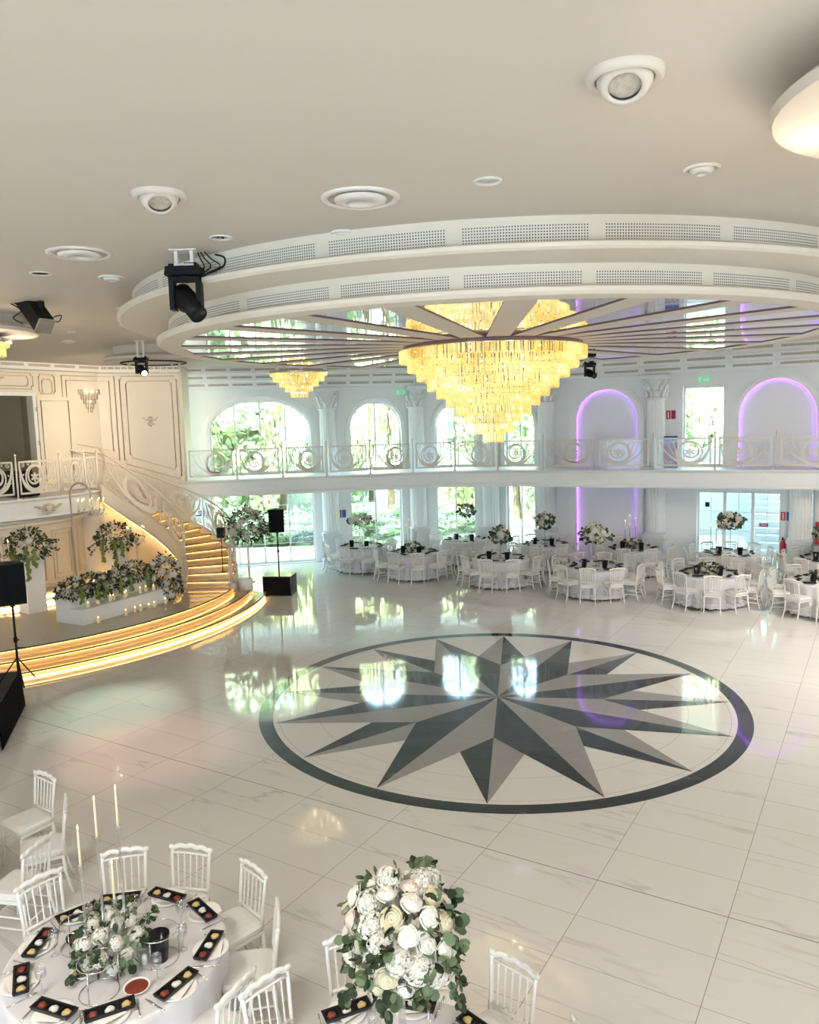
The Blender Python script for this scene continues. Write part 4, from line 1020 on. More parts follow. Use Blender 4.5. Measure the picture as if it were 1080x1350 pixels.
# ------------------------------------------------------------------ chairs
def turned(mb, p0, p1, r, n=7):
    d = Vector(p1) - Vector(p0); L = d.length
    pr = [(r * k, L * t) for t, k in ((0, .8), (.06, 1.25), (.12, .75), (.30, 1.0), (.46, .7), (.50, 1.3), (.54, .7), (.72, 1.0), (.88, .75), (.94, 1.25), (1, .8))]
    mb.lathe(pr, n, p0, axis=d)
def make_chair():
    t = thing('banquet_chair', 'white chair', 'chair')
    m = MB(); m.prism([(-.19, -.19), (.19, -.19), (.205, .19), (-.205, .19)], .405, .44); m.build('seat', M['lacquer'], t)
    m = MB(); pr = []
    for z, k in ((.44, .96), (.455, 1.02), (.485, 1.02), (.505, .93), (.513, .7)): pr.append([(x * k, y * k, z) for x, y in ((-.17, -.195), (-.12, -.20), (.12, -.20), (.17, -.195), (.195, -.15), (.21, .12), (.20, .185), (.15, .205), (-.15, .205), (-.20, .185), (-.21, .12), (-.195, -.15))])
    for a, b in zip(pr, pr[1:]): m.strip(a, b, True)
    m.add(pr[-1], [tuple(range(12))], True); m.build('cushion', M['cushion'], t)
    bk = MB(); lean = lambda z: -.185 - .13 * max(0, z - .44) ** 1.1
    for x in (-.175, .175):
        bk.path([(x, -.185, .40), (x * 1.0, lean(.6), .60), (x * 1.04, lean(.78), .78), (x * 1.06, lean(.88), .875)], [.017, .016, .016, .015], 6)
    bk.path([(x, lean(.535), .535) for x in (-.175, 0, .175)], .014, 5)
    crest = []
    for i in range(25):
        u = -1 + 2 * i / 24; z = .878 + .022 * math.cos(u * PI / 2) + .017 * abs(math.cos(u * PI * 2)); crest.append((u * .215, lean(.88) - .012 * (1 - u * u), z))
    bk.path(crest, [.014] + [.021] * 23 + [.014], 6, flat=(.75, 1.25))
    bk.path([(x, lean(.845) + .0, .845 + .008 * (1 - (x / .18) ** 2)) for x in (-.18, -.09, 0, .09, .18)], .011, 5)
    for i in range(5):
        x = -.118 + .059 * i; turned(bk, (x, lean(.54), .545), (x * 1.06, lean(.845), .845), .0085, 6)
    bk.build('backrest', M['lacquer'], t)
    for x in (-1, 1):
        m = MB(); m.path([(x * .175, .17, .41), (x * .178, .178, .25), (x * .185, .195, .08), (x * .19, .205, 0)], [.020, .017, .015, .013], 6); m.build('leg', M['lacquer'], t)
        m = MB(); m.path([(x * .175, -.185, .42), (x * .178, -.195, .25), (x * .185, -.235, .08), (x * .188, -.265, 0)], [.019, .017, .015, .013], 6); m.build('leg', M['lacquer'], t)
    m = MB()
    for z in (.16, .27):
        for x in (-.18, .18): m.tube((x, .185 if z < .2 else .177, z), (x, -.215 if z < .2 else -.195, z), .0095, n=5)
    m.tube((-.18, .18, .22), (.18, .18, .22), .0095, n=5); m.tube((-.18, -.20, .22), (.18, -.20, .22), .0095, n=5)
    m.build('stretcher', M['lacquer'], t)
    return t
CH0 = make_chair(); CH_USED = [False]
def chair(cx, cy, a, r, label, group):
    x, y = cx + r * math.cos(R(a)), cy + r * math.sin(R(a)); rz = R(a + 90 + random.uniform(-5, 5))
    if not CH_USED[0]:
        CH_USED[0] = True; CH0.location = (x, y, 0); CH0.rotation_euler = (0, 0, rz); CH0['label'] = label; CH0['group'] = group; return CH0
    return copy_tree(CH0, (x, y, 0), rz, label, group)
# ------------------------------------------------------------------ tables
def make_table():
    t = thing('round_table', 'table', 'table')
    m = MB(); m.lathe([(.78, .70), (.79, .715), (.79, .735), (.78, .742)], 40); m.build('tabletop', M['skirt'], t)
    for k in range(4):
        a = PI / 4 + k * PI / 2; m = MB(); m.tube((.55 * math.cos(a), .55 * math.sin(a), .70), (.70 * math.cos(a), .70 * math.sin(a), .03), .018, n=6)
        m.box(.70 * math.cos(a), .70 * math.sin(a), .016, .05, .05, .03); m.build('leg', M['black'], t)
    return t
def cloth_mesh(seed, n=144):
    rnd = random.Random(seed); ph = [rnd.uniform(0, 6.28) for _ in range(4)]
    def fold(a, i):
        k = max(0, (i - 4) / 6)
        return 1 + k * (.035 * math.sin(17 * a + ph[0]) + .022 * math.sin(29 * a + ph[1]) + .015 * math.sin(9 * a + ph[2]))
    pr = [(.001, .750), (.5, .750), (.78, .750), (.80, .747), (.807, .735), (.808, .68), (.81, .58), (.815, .42), (.822, .26), (.83, .12), (.835, .045)]
    m = MB(); m.lathe(pr, n, fold=fold, cap=False); return m.mesh('tablecloth', M['cloth'])
CL = [cloth_mesh(1), cloth_mesh(2)]
TB0 = make_table(); TB_USED = [False]
def table(cx, cy, desc, grp, idx, ang=0):
    lab = 'round white-clothed table ' + desc
    if not TB_USED[0]:
        TB_USED[0] = True; TB0.location = (cx, cy, 0); TB0['label'] = lab; TB0['group'] = grp
    else: copy_tree(TB0, (cx, cy, 0), ang, lab, grp)
    tag(inst(CL[idx % 2], 'tablecloth', None, (cx, cy, 0), (0, 0, idx * 1.3)), 'white floor-length cloth on the table ' + desc, 'tablecloth', 'white round tablecloths')
SIDES = [(0, 'square on the compass side'), (36, 'compass side, doors half'), (72, 'doors end, compass half'), (108, 'doors end, wall half'), (144, 'wall side, doors half'),
         (180, 'square on the wall side'), (216, 'wall side, staircase half'), (252, 'staircase end, wall half'), (288, 'staircase end, compass half'), (324, 'compass side, staircase half')]
# ------------------------------------------------------------------ small tableware
m = MB(); m.lathe([(.001, .004), (.085, .004), (.095, .010), (.135, .020), (.137, .017), (.10, .004), (.06, .0), (.001, .0)], 32, cap=False); PLATE = m.mesh('plate', M['china'])
m = MB(); m.add([(-.10, -.075, .022), (.10, -.085, .022), (.11, .075, .023), (-.09, .085, .023), (-.10, -.075, .026), (.10, -.085, .026), (.11, .075, .027), (-.09, .085, .027)], [(3, 2, 1, 0), (4, 5, 6, 7), (0, 1, 5, 4), (1, 2, 6, 5), (2, 3, 7, 6), (3, 0, 4, 7)]); NAPKIN = m.mesh('napkin', M['napkin'])
def tray_mesh():
    m = MB(); L, W = .165, .055
    m.box(0, 0, .004, 2 * L - .02, 2 * W - .014, .008)
    o = [(-L, -W), (L, -W), (L, W), (-L, W)]; i = [(-L + .012, -W + .012), (L - .012, -W + .012), (L - .012, W - .012), (-L + .012, W - .012)]
    m.strip([(x * .94, y * .88, 0) for x, y in o], [(x, y, .026) for x, y in o], True, False); m.strip([(x, y, .026) for x, y in o], [(x, y, .026) for x, y in i], True, False)
    m.strip([(x, y, .026) for x, y in i], [(x * .97, y * .9, .009) for x, y in i], True, False)
    for x in (-.053, .053): m.box(x, 0, .015, .006, 2 * W - .02, .014)
    return m.mesh('dip_tray', M['slate'])
TRAY = tray_mesh()
def dip_mesh(seed, mt):
    rnd = random.Random(seed); m = MB(); k = [rnd.uniform(.8, 1.15) for _ in range(14)]
    m.lathe([(.036, .008), (.038, .018), (.028, .030), (.014, .036), (.001, .034)], 14, fold=lambda a, i: k[int(a / 6.2832 * 14) % 14], cap=False); return m.mesh('dip', M[mt])
DIPS = [dip_mesh(1, 'hummus'), dip_mesh(2, 'yoghurt'), dip_mesh(3, 'sauce')]
def cutlery(kind):
    m = MB()
    if kind == 'fork':
        m.path([(0, -.10, .004), (0, -.02, .005), (0, .03, .008), (0, .045, .010)], [.006, .0045, .005, .010], 6, flat=(1, .45))
        for x in (-.009, -.003, .003, .009): m.path([(x, .042, .010), (x, .07, .007), (x * .95, .098, .010)], .0022, 4)
    else:
        m.path([(0, -.115, .004), (0, -.05, .005), (0, 0, .005), (0, .005, .005)], [.0075, .007, .006, .005], 6, flat=(1, .6))
        m.path([(0, .0, .005), (.001, .03, .005), (.001, .08, .005), (0, .115, .005)], [.008, .010, .009, .002], 6, flat=(1, .18))
    return m.mesh(kind, M['steel'])
FORK, KNIFE = cutlery('fork'), cutlery('knife')
m = MB(); m.lathe([(.034, 0), (.034, .003), (.006, .008), (.0045, .03), (.0045, .085), (.012, .095), (.032, .12), (.038, .15), (.034, .19), (.033, .19), (.036, .15), (.030, .122), (.001, .10)], 18, cap=False); GOBLET = m.mesh('wine_glass', M['goblet'])
m = MB(); m.lathe([(.060, 0), (.078, .19), (.081, .195), (.081, .205), (.074, .205), (.056, .01), (.001, .01)], 24, cap=False); BUCKET = m.mesh('ice_bucket', M['gloss_black'])
def item(me, name, x, y, z, rz, label, cat, grp, sc=1):
    return tag(inst(me, name, None, (x, y, z), (0, 0, rz), sc), label, cat, grp)
TZ = .7505
def tray(x, y, rz, label, grp, parts=True, z=TZ + .026, order=(0, 1, 2)):
    o = item(TRAY, 'dip_tray', x, y, z, rz, label, 'tray', grp)
    if parts:
        for k, d in enumerate(order): 
            c = inst(DIPS[d], 'dip', o, (-.107 + .107 * k, 0, .0), (0, 0, random.uniform(0, 6)), (.86, .8, .8))
            c['label'] = ('beige dip', 'white dip', 'red dip')[d]
    return o
# ------------------------------------------------------------------ flowers
def rose_mesh(name, mt, seed):
    """rounded head of tightly spiralled petals over a collar of open ones"""
    rnd = random.Random(seed); m = MB(); N, T = 40, 30; ph = [rnd.uniform(0, 6.28) for _ in range(3)]; g = []
    for j in range(T):
        t = .02 + .86 * j / (T - 1)
        for i in range(N):
            a = 2 * PI * i / N
            q = 4.2 * t ** .85 - a / (2 * PI) + .10 * math.sin(3 * a + ph[0]) + .07 * math.sin(5 * a + ph[1] + 6 * t)
            sw = q - math.floor(q); d = .13 * (1 - sw) ** 2 * min(1, t * 4)                 # petal edges stand proud, then fall away
            rr = t * (1 + .4 * d); z = .74 * max(0, 1 - t * t) ** .7 + d * 1.1 - .16 * math.exp(-(t / .16) ** 2)
            g.append((rr * math.cos(a), rr * math.sin(a), z))
    m.add(g, [(j * N + i, j * N + (i + 1) % N, (j + 1) * N + (i + 1) % N, (j + 1) * N + i) for j in range(T - 1) for i in range(N)], True)
    p0 = rnd.uniform(0, 6)
    for L, n, H, o in ((.92, 5, .40, .0), (1.06, 6, .22, .5)):
        for k in range(n):
            a = p0 + 2 * PI * (k + o) / n; wd = PI / n * 1.2; g = []; ko = rnd.uniform(.94, 1.07); sk = rnd.uniform(.05, .12)
            for jj in range(5):
                v = jj / 4
                for i in range(7):
                    u = -1 + i / 3; w = wd * (.55 + .65 * v - .35 * v * v); rr = L * ko * (.55 + .45 * v ** .7) * (1 + sk * u)
                    g.append((rr * math.cos(a + u * w), rr * math.sin(a + u * w), H * math.sin(v * 2.1) - .06 * u * u * v))
            m.add(g, [(jj * 7 + i, jj * 7 + i + 1, (jj + 1) * 7 + i + 1, (jj + 1) * 7 + i) for jj in range(4) for i in range(6)], True)
    return m.mesh(name, M[mt])
ROSE = [rose_mesh('rose', 'petal', 1), rose_mesh('rose', 'cream_petal', 2), rose_mesh('rose', 'blush', 3)]
def hydrangea_mesh():
    rnd = random.Random(5); m = MB(); n = 150
    for i in range(n):
        z = 1 - 1.75 * (i + .5) / n; q = math.sqrt(max(0, 1 - z * z)); a = i * 2.39996
        d = Vector((q * math.cos(a), q * math.sin(a), z)); x = d.cross(Vector((.3, .2, 1))).normalized(); y = d.cross(x); c = d * rnd.uniform(.78, 1.08)
        t = rnd.uniform(0, 1.5)
        for k in range(4):
            e = x * math.cos(t + k * PI / 2) + y * math.sin(t + k * PI / 2); f = d.cross(e)
            m.add([c, c + e * .11 + f * .09 + d * .03, c + e * .21 + d * .01, c + e * .11 - f * .09 + d * .03], [(0, 1, 2, 3)])
    m.sphere((0, 0, 0), .66, 10, 7); return m.mesh('hydrangea', M['petal'])
HYD = hydrangea_mesh()
def leaf(m, c, d, s, rnd, round_=True, mi=0):
    d = d.normalized(); x = d.cross(Vector((rnd.uniform(-1, 1), rnd.uniform(-1, 1), rnd.uniform(-1, 1)))).normalized(); nrm = d.cross(x)
    w = .46 if round_ else .24; k = len(m.v)
    pts = [c, c + d * s * .25 + x * w * s * .8, c + d * s * .6 + x * w * s, c + d * s * .92 + x * w * s * .5, c + d * s, c + d * s * .92 - x * w * s * .5, c + d * s * .6 - x * w * s, c + d * s * .25 - x * w * s * .8]
    mid = c + d * s * .55 - nrm * s * .07
    m.add(pts + [mid], [(i, (i + 1) % 8, 8) for i in range(8)], True, mi)
def foliage(seed, rad, n, size, droop=0, round_=True, twigs=14, reach=1.25):
    rnd = random.Random(seed); m = MB(); rx, ry, rz = rad
    for i in range(n):
        v = Vector((rnd.gauss(0, 1), rnd.gauss(0, 1), rnd.gauss(0, 1))).normalized(); p = Vector((v.x * rx, v.y * ry, v.z * rz)) * rnd.uniform(.72, 1.02)
        leaf(m, p, v + Vector((rnd.uniform(-.6, .6), rnd.uniform(-.6, .6), rnd.uniform(-.9, .3))), size * rnd.uniform(.7, 1.25), rnd, round_, rnd.random() < .45)
    for t in range(twigs):
        a = rnd.uniform(0, 2 * PI); el = rnd.uniform(-.5, .8); v = Vector((math.cos(a) * math.cos(el), math.sin(a) * math.cos(el), math.sin(el)))
        p = Vector((v.x * rx, v.y * ry, v.z * rz)) * .7; q = Vector((v.x * rx, v.y * ry, v.z * rz)) * rnd.uniform(1.08, reach) + Vector((0, 0, -droop * rnd.uniform(.2, 1) * rz))
        mid = (p + q) / 2 + v * .06; ln = spline([p, mid, q], 4); m.path([tuple(x) for x in ln], .0035, 3, mi=1)
        for x in ln[2:]:
            for sg in (-1, 1): leaf(m, x, (q - p).normalized() * .5 + Vector((rnd.uniform(-1, 1), rnd.uniform(-1, 1), rnd.uniform(-.7, .5))), size * rnd.uniform(.6, 1.0), rnd, round_, rnd.random() < .5)
    return m
LEAFM = None
def bouquet(root, c, rad, seed, n_leaf, leaf_s, roses, rose_s, hyds=0, hyd_s=.1, mats=('leaf', 'leaf_dark'), droop=0, round_=True, twigs=14, reach=1.25, front=None):
    rnd = random.Random(seed * 7 + 1)
    f = foliage(seed, rad, n_leaf, leaf_s, droop, round_, twigs, reach).build('foliage', [M[mats[0]], M[mats[1]]], root); f.location = c
    tot = roses + hyds
    for i in range(tot):
        z = 1 - 1.7 * (i + .5) / tot; q = math.sqrt(1 - z * z); a = i * 2.39996 + seed
        v = Vector((q * math.cos(a), q * math.sin(a), z)); s = hyd_s if i % max(1, tot // max(1, hyds)) == 0 and hyds else rose_s
        me = HYD if s == hyd_s and hyds else ROSE[rnd.choice((0, 0, 0, 1, 1, 2))]
        p = Vector((v.x * rad[0], v.y * rad[1], v.z * rad[2])) * rnd.uniform(.80, .95)
        o = inst(me, 'hydrangea' if me is HYD else 'rose', root, Vector(c) + p, (0, 0, 0), s * rnd.uniform(.85, 1.15))
        o.rotation_mode = 'QUATERNION'; o.rotation_quaternion = Vector((0, 0, 1)).rotation_difference((v + Vector((rnd.uniform(-.3, .3),) * 3)).normalized())
def tall_centre(name, label, x, y, z0, zc, rad, seed, n_leaf, leaf_s, roses, rose_s, hyds=0, hyd_s=.1, grp=None, **k):
    t = thing(name, label, 'flower arrangement', (x, y, z0), 0, grp); h = zc - z0
    m = MB(); m.lathe([(.11, 0), (.11, .008), (.02, .014), (.016, .05), (.016, h - rad[2] * .9), (.05, h - rad[2] * .75)], 16); m.build('stand', M['crystal'], t)
    bouquet(t, (0, 0, h), rad, seed, n_leaf, leaf_s, roses, rose_s, hyds, hyd_s, **k); return t
def candlestick(x, y, z, hs, hc, label, grp, detail=True):
    t = thing('candlestick', label, 'candlestick', (x, y, z), 0, grp); n = 10 if detail else 6
    m = MB(); m.lathe([(.045, 0), (.045, .006), (.012, .014), (.011, hs - .05), (.02, hs - .045), (.012, hs - .02), (.024, hs - .01), (.024, hs), (.012, hs)], n); m.build('glass_stem', M['crystal'], t)
    m = MB(); m.lathe([(.0095, hs - .005), (.007, hs + hc)], 8); m.build('candle', M['wax'], t)
    m = MB(); m.lathe([(.001, hs + hc), (.006, hs + hc + .012), (.001, hs + hc + .035)], 6, cap=False); m.build('flame', M['flame'], t)
    return t
# ------------------------------------------------------------------ far tables
FAR = [  # x, y, phase, phrase, centre piece
 (-1.55, 24.85, 10, 'beside the column of the wide arched window', 'dome'),
 (.10, 23.45, 0, 'with tapers, first of the compass-side row from the stairs', 'candles'),
 (1.85, 25.62, 20, 'before the middle window behind the chandelier', 'ball'),
 (2.55, 22.00, 8, 'with a green-edged rose ball, second in the compass-side row', 'lowball'),
 (4.22, 24.27, 16, 'beside the last garden window by the niche', 'ball2'),
 (4.88, 20.35, 12, 'under the wide white rose dome, before the purple niche', 'dome2'),
 (6.62, 23.02, 4, 'set against the purple niche with tapers', 'candles2'),
 (7.36, 19.04, 22, 'with low white flowers, in front of the glazed doors', 'low'),
 (8.97, 21.70, 14, 'standing close against the three glazed doors', 'ball3'),
 (9.60, 17.80, 6, 'cut by the picture edge in the compass-side row', 'low2'),
 (11.02, 20.42, 18, 'by the short column and the hose box', 'ball4')]
FAC = math.degrees(math.atan2(-.854, -.52))                          # towards the compass, along the short axis of the rows
for i, (x, y, ph, desc, cp_) in enumerate(FAR):
    short = ('column table', 'first tapers table', 'middle-window table', 'rose-ball table', 'last-window table', 'rose-dome table', 'niche tapers table', 'low-flower table', 'glazed-door table', 'picture-edge table', 'hose-box table')[i]
    table(x, y, desc, 'round banquet tables', i, i * .5)
    for da, ph_ in SIDES:
        a = FAC + da + ph * .6
        cx, cy = x + .98 * math.cos(R(a)), y + .98 * math.sin(R(a))
        if cx > .545 * cy + .6: continue
        chair(x, y, a, (.86 if i % 2 == 0 and 100 < da < 260 else .98) + random.uniform(-.03, .04), 'white spindle-back chair at the %s, %s' % (short, ph_), 'chairs at the %s' % short)
    for k in range(10):
        a = FAC + 36 * k + ph; rr = .61; px, py = x + rr * math.cos(R(a)), y + rr * math.sin(R(a))
        if px > .545 * py + .3: continue
        item(PLATE, 'plate', px, py, TZ, 0, 'white plate under a black tray on the %s' % short, 'plate', 'plates on the %s' % short)
        tray(px, py, R(a + 90 + random.uniform(-50, 50)), 'black dip tray on a white plate, on the %s' % short, 'black trays on the %s' % short, False, TZ + .022).scale = (.84, .9, 1)
        if k % 2 == 0:
            gx, gy = x + .42 * math.cos(R(a + 16)), y + .42 * math.sin(R(a + 16))
            item(GOBLET, 'wine_glass', gx, gy, TZ, 0, 'clear wine glass on the %s' % short, 'glass', 'wine glasses on the %s' % short)
    for k, da in enumerate((-50, 60)):
        a = FAC + da; item(BUCKET, 'ice_bucket', x + .33 * math.cos(R(a)), y + .33 * math.sin(R(a)), TZ, 0, 'black ice bucket on the %s, %s' % (short, ('staircase half', 'glazed-door half')[k]), 'bucket', 'black ice buckets')
    L = 'flower arrangement'
    G = 'flowers on the banquet tables'
    if cp_ == 'dome': tall_centre(L, 'wide low dome of white flowers on a clear stand, on the column table', x, y, TZ, 1.62, (.36, .36, .16), 11, 130, .08, 14, .075, 3, .10, G, droop=.3, twigs=12, round_=False)
    if cp_ == 'ball': tall_centre(L, 'ball of white and green flowers on a clear stand, before the middle window', x, y, TZ, 1.72, (.24, .24, .22), 12, 190, .07, 9, .065, 1, .09, G, twigs=12)
    if cp_ == 'lowball': tall_centre(L, 'green-edged white rose ball on a clear stand, on the rose-ball table', x, y, TZ, 1.42, (.27, .27, .24), 13, 200, .075, 12, .07, 2, .1, G, droop=.4)
    if cp_ == 'ball2': tall_centre(L, 'white flower ball on a clear stand, by the last garden window', x, y, TZ, 1.48, (.27, .27, .24), 14, 150, .075, 14, .075, 2, .1, G, droop=.5)
    if cp_ == 'dome2': tall_centre(L, 'broad white rose dome with trailing leaves on a clear stand, before the niche', x, y, TZ, 1.62, (.34, .34, .21), 15, 110, .08, 20, .085, 4, .12, G, droop=.5, reach=1.5)
    if cp_ == 'ball3': tall_centre(L, 'white flower dome on a clear stand, against the glazed doors', x, y, TZ, 1.66, (.34, .34, .22), 16, 140, .08, 16, .08, 3, .11, G)
    if cp_ == 'ball4': tall_centre(L, 'white flower ball on a clear stand, on the hose-box table', x, y, TZ, 1.42, (.28, .28, .25), 17, 120, .08, 14, .08, 2, .11, G)
    if cp_ in ('low', 'low2', 'candles', 'candles2'):
        t = thing(L, {'low': 'low bunch of white flowers and grey leaves on the low-flower table', 'low2': 'low bunch of white flowers on the picture-edge table', 'candles': 'low bunch of white flowers among tapers, first tapers table', 'candles2': 'low leafy bunch among tapers on the niche table'}[cp_], 'flower arrangement', (x, y, TZ), 0, G)
        bouquet(t, (0, 0, .13), (.24, .24, .15), 20 + i, 130, .07, 9, .065, 1, .09, twigs=10)
    if cp_ in ('candles', 'candles2', 'ball3'):
        for k, (dx, dy, hs) in enumerate(((-.22, .05, .55), (-.12, -.08, .72), (-.05, .14, .45), (.08, .02, .62))):
            s_ = -.3 if cp_ == 'ball3' else 0
            candlestick(x + dx + s_, y + dy, TZ, hs, .26, 'clear candlestick with an ivory taper on the %s, %s' % (short, ('first from the stairs', 'tallest of four', 'shortest of four', 'last from the stairs')[k]), 'tapers on the far tables', False)
# ------------------------------------------------------------------ table by the camera with candlesticks
NX, NY = -2.32, 5.55
table(NX, NY, 'laid for ten, with four tall tapers, below the camera', 'round banquet tables', 0)
NCH = [(8, 'compass side, beside the flower ball'), (43, 'towards the compass, beyond two glasses'), (79, 'square on the stage side, right of the tapers'), (108, 'stage side, behind the tapers'), (141, 'stage side, next to the neighbouring table'), (-31, 'seat half hidden by the cloth, nearest the flower ball'), (-66, 'back towards the camera at the picture edge')]
NCH = [(8, 'compass side, pulled out'), (43, 'compass side, beyond the glasses'), (79, 'stage side, clear of the tapers'), (108, 'stage side, behind the tapers'), (141, 'stage side, next to the neighbouring table'), (-31, 'seat facing away from the flower ball'), (-66, 'its back to the camera')]
for a, d in NCH: chair(NX, NY, a, .97, 'white spindle-back chair at the ten-place tapers table, ' + d, 'chairs at the tapers table below the camera')
TR = [(-2.809, 5.993, 40, 'stage side towards the neighbour'), (-2.525, 6.174, 8, 'behind the tapers'), (-2.136, 6.192, -24, 'stage side clear of the tapers'), (-1.783, 5.975, -48, 'compass side by two glasses'), (-1.617, 5.536, -100, 'compass side, middle'),
      (-1.746, 5.129, 59, 'beside the red sauce bowl'), (-2.133, 4.904, 26, 'camera side by the wire stand'), (-2.52, 4.924, -21, 'camera side, outer'), (-2.891, 5.224, -65, 'outer side by the nut bowl'), (-2.951, 5.625, 87, 'outer side by the olive bowl')]
g1 = 'place settings on the tapers table'
def setting(cx, cy, x, y, yaw, where, grp, tname, rev=False):
    a = math.atan2(y - cy, x - cx); ux, uy = math.cos(a), math.sin(a); tx, ty = -uy, ux
    item(PLATE, 'plate', x + .012 * ux, y + .012 * uy, TZ, 0, 'white plate %s on the %s' % (where, tname), 'plate', 'plates, ' + grp)
    item(NAPKIN, 'napkin', x + .02 * ux - .02 * tx, y + .02 * uy - .02 * ty, TZ, R(yaw + 20), 'cream napkin under the tray %s on the %s' % (where, tname), 'napkin', 'napkins, ' + grp)
    tray(x, y, R(yaw), 'black three-dip tray %s on the %s' % (where, tname), 'trays, ' + grp, True, TZ + .027, (2, 1, 0) if rev else (0, 1, 2))
    for me, nm, k in ((FORK, 'fork', 1), (KNIFE, 'knife', -1)):
        item(me, nm, x + .185 * k * tx + .01 * ux, y + .185 * k * ty + .01 * uy, TZ, a + PI / 2 + random.uniform(-.25, .25), 'steel %s %s on the %s' % (nm, where, tname), 'cutlery', 'cutlery, ' + grp)
for i, (x, y, yw, wh) in enumerate(TR): setting(NX, NY, x, y, yw, wh, g1, 'tapers table', i in (5, 6, 7, 8))
for k, (x, y, d) in enumerate(((-1.915, 5.839, 'beside the compass-side tray'), (-1.818, 5.55, 'between bucket and middle tray'), (-1.91, 5.22, 'beside the red sauce bowl'), (-2.788, 5.53, 'beside the olive bowl'), (-2.651, 5.843, 'behind the olive bowl'), (-2.30, 5.93, 'behind the flowers'), (-2.70, 5.13, 'by the nut bowl'))):
    item(GOBLET, 'wine_glass', x, y, TZ, 0, 'clear wine glass %s on the tapers table' % d, 'glass', 'wine glasses on the tapers table', 1.05)
item(BUCKET, 'ice_bucket', -1.965, 5.45, TZ, 0, 'black ice bucket beside the white flowers on the tapers table', 'bucket', 'black ice buckets')
def bowl(x, y, r, h, bm, fm, label):
    t = thing('bowl', label, 'bowl', (x, y, TZ)); m = MB(); m.lathe([(r * .55, 0), (r * .9, h * .6), (r, h), (r * .93, h), (r * .8, h * .55), (.001, h * .3)], 24, cap=False); m.build('dish', M[bm], t)
    rnd = random.Random(int(r * 1e4)); k = [rnd.uniform(.85, 1.1) for _ in range(20)]
    m = MB(); m.lathe([(r * .85, h * .72), (r * .6, h * .95), (r * .3, h * 1.08), (.001, h * 1.05)], 20, fold=lambda a, i: k[int(a / 6.2832 * 20) % 20] if i else 1, cap=False); m.build('contents', M[fm], t)
bowl(-2.655, 5.64, .088, .075, 'slate', 'olive', 'black bowl of dark olives on the tapers table')
bowl(-2.476, 5.29, .085, .045, 'china', 'grain', 'white bowl of mixed nuts on the camera side of the tapers table')
bowl(-2.14, 5.62, .075, .045, 'china', 'grain', 'white bowl of mixed nuts behind the flowers on the tapers table')
bowl(-2.032, 5.139, .095, .03, 'china', 'sauce', 'white saucer of red sauce on the tapers table')
m = MB(); m.lathe([(.022, 0), (.022, .06), (.012, .075), (.001, .077)], 12, cap=False); SHK = m.mesh('salt_shaker', M['china'])
item(SHK, 'salt_shaker', -2.065, 5.41, TZ, 0, 'small white salt shaker beside the black bucket', 'shaker', None)
def wire_stand(x, y, r, h, label):
    t = thing('wire_stand', label, 'stand', (x, y, TZ), 0, 'round wire stands'); 
    for z in (.005, h):
        m = MB(); m.path([(r * math.cos(2 * PI * i / 32), r * math.sin(2 * PI * i / 32), z) for i in range(32)], .004, 5, closed=True); m.build('ring', M['steel'], t)
    for k in range(3):
        a = k * 2.094 + .4; m = MB(); m.tube((r * math.cos(a), r * math.sin(a), 0), (r * math.cos(a), r * math.sin(a), h), .0035, n=5); m.build('upright', M['steel'], t)
wire_stand(-2.29, 5.12, .135, .24, 'round wire stand on the camera side of the tapers table')
wire_stand(-1.97, 5.46, .14, .22, 'round wire stand around the black ice bucket')
wire_stand(-2.64, 5.62, .13, .20, 'round wire stand around the olive bowl')
t = thing('flower_arrangement', 'loose white chrysanthemums with round grey-green leaves on the tapers table', 'flower arrangement', (-2.30, 5.42, TZ), 0)
bouquet(t, (0, 0, .17), (.24, .26, .19), 31, 150, .062, 10, .05, 12, .060, twigs=13, reach=1.5)
for x, y, hs, hc, d in ((-2.48, 5.40, .80, .27, 'leaning out past the others'), (-2.37, 5.46, .98, .28, 'second tallest'), (-2.225, 5.50, 1.04, .28, 'tallest of the four'), (-2.235, 5.36, .55, .27, 'shortest of the four')):
    candlestick(x, y, TZ, hs, hc, 'clear tall candlestick with an ivory taper on the tapers table, ' + d, 'tapers on the table below the camera')
# ------------------------------------------------------------------ table by the camera with the flower ball
FX, FY = -.15, 4.18
table(FX, FY, 'under the great flower ball, below the camera', 'round banquet tables', 1)
for a, d in ((11, 'only its crest in view'), (50, 'compass side, clear of the flowers'), (80, 'behind the flower ball'), (106, 'half hidden by the flower ball'), (140, 'next to the tapers table')):
    chair(FX, FY, a, {11: .90, 50: .97, 106: 1.08}.get(a, 1.0), 'white spindle-back chair at the flower-ball table, ' + d, 'chairs at the flower-ball table')
for x, y, yw, wh in ((-.517, 4.836, 24, 'towards the tapers table'), (-.078, 4.88, -15, 'below the flower ball'), (.36, 4.64, -46, 'compass side')):
    setting(FX, FY, x, y, yw, wh, 'place settings on the flower-ball table', 'flower-ball table', wh.startswith('towards'))
item(GOBLET, 'wine_glass', -.33, 4.62, TZ, 0, 'clear wine glass on the flower-ball table', 'glass', None, 1.05)
wire_stand(-.12, 4.55, .16, .20, 'round wire stand below the great flower ball')
t = thing('flower_arrangement', 'great ball of white roses and hydrangeas with eucalyptus on a clear stand', 'flower arrangement', (-.13, 4.28, TZ), 0)
m = MB(); m.lathe([(.13, 0), (.13, .01), (.03, .02), (.022, .06), (.022, .62), (.06, .70)], 20); m.build('stand', M['crystal'], t)
bouquet(t, (0, 0, .965), (.34, .34, .37), 41, 190, .072, 50, .060, 16, .085, twigs=26, reach=1.36, droop=.45)
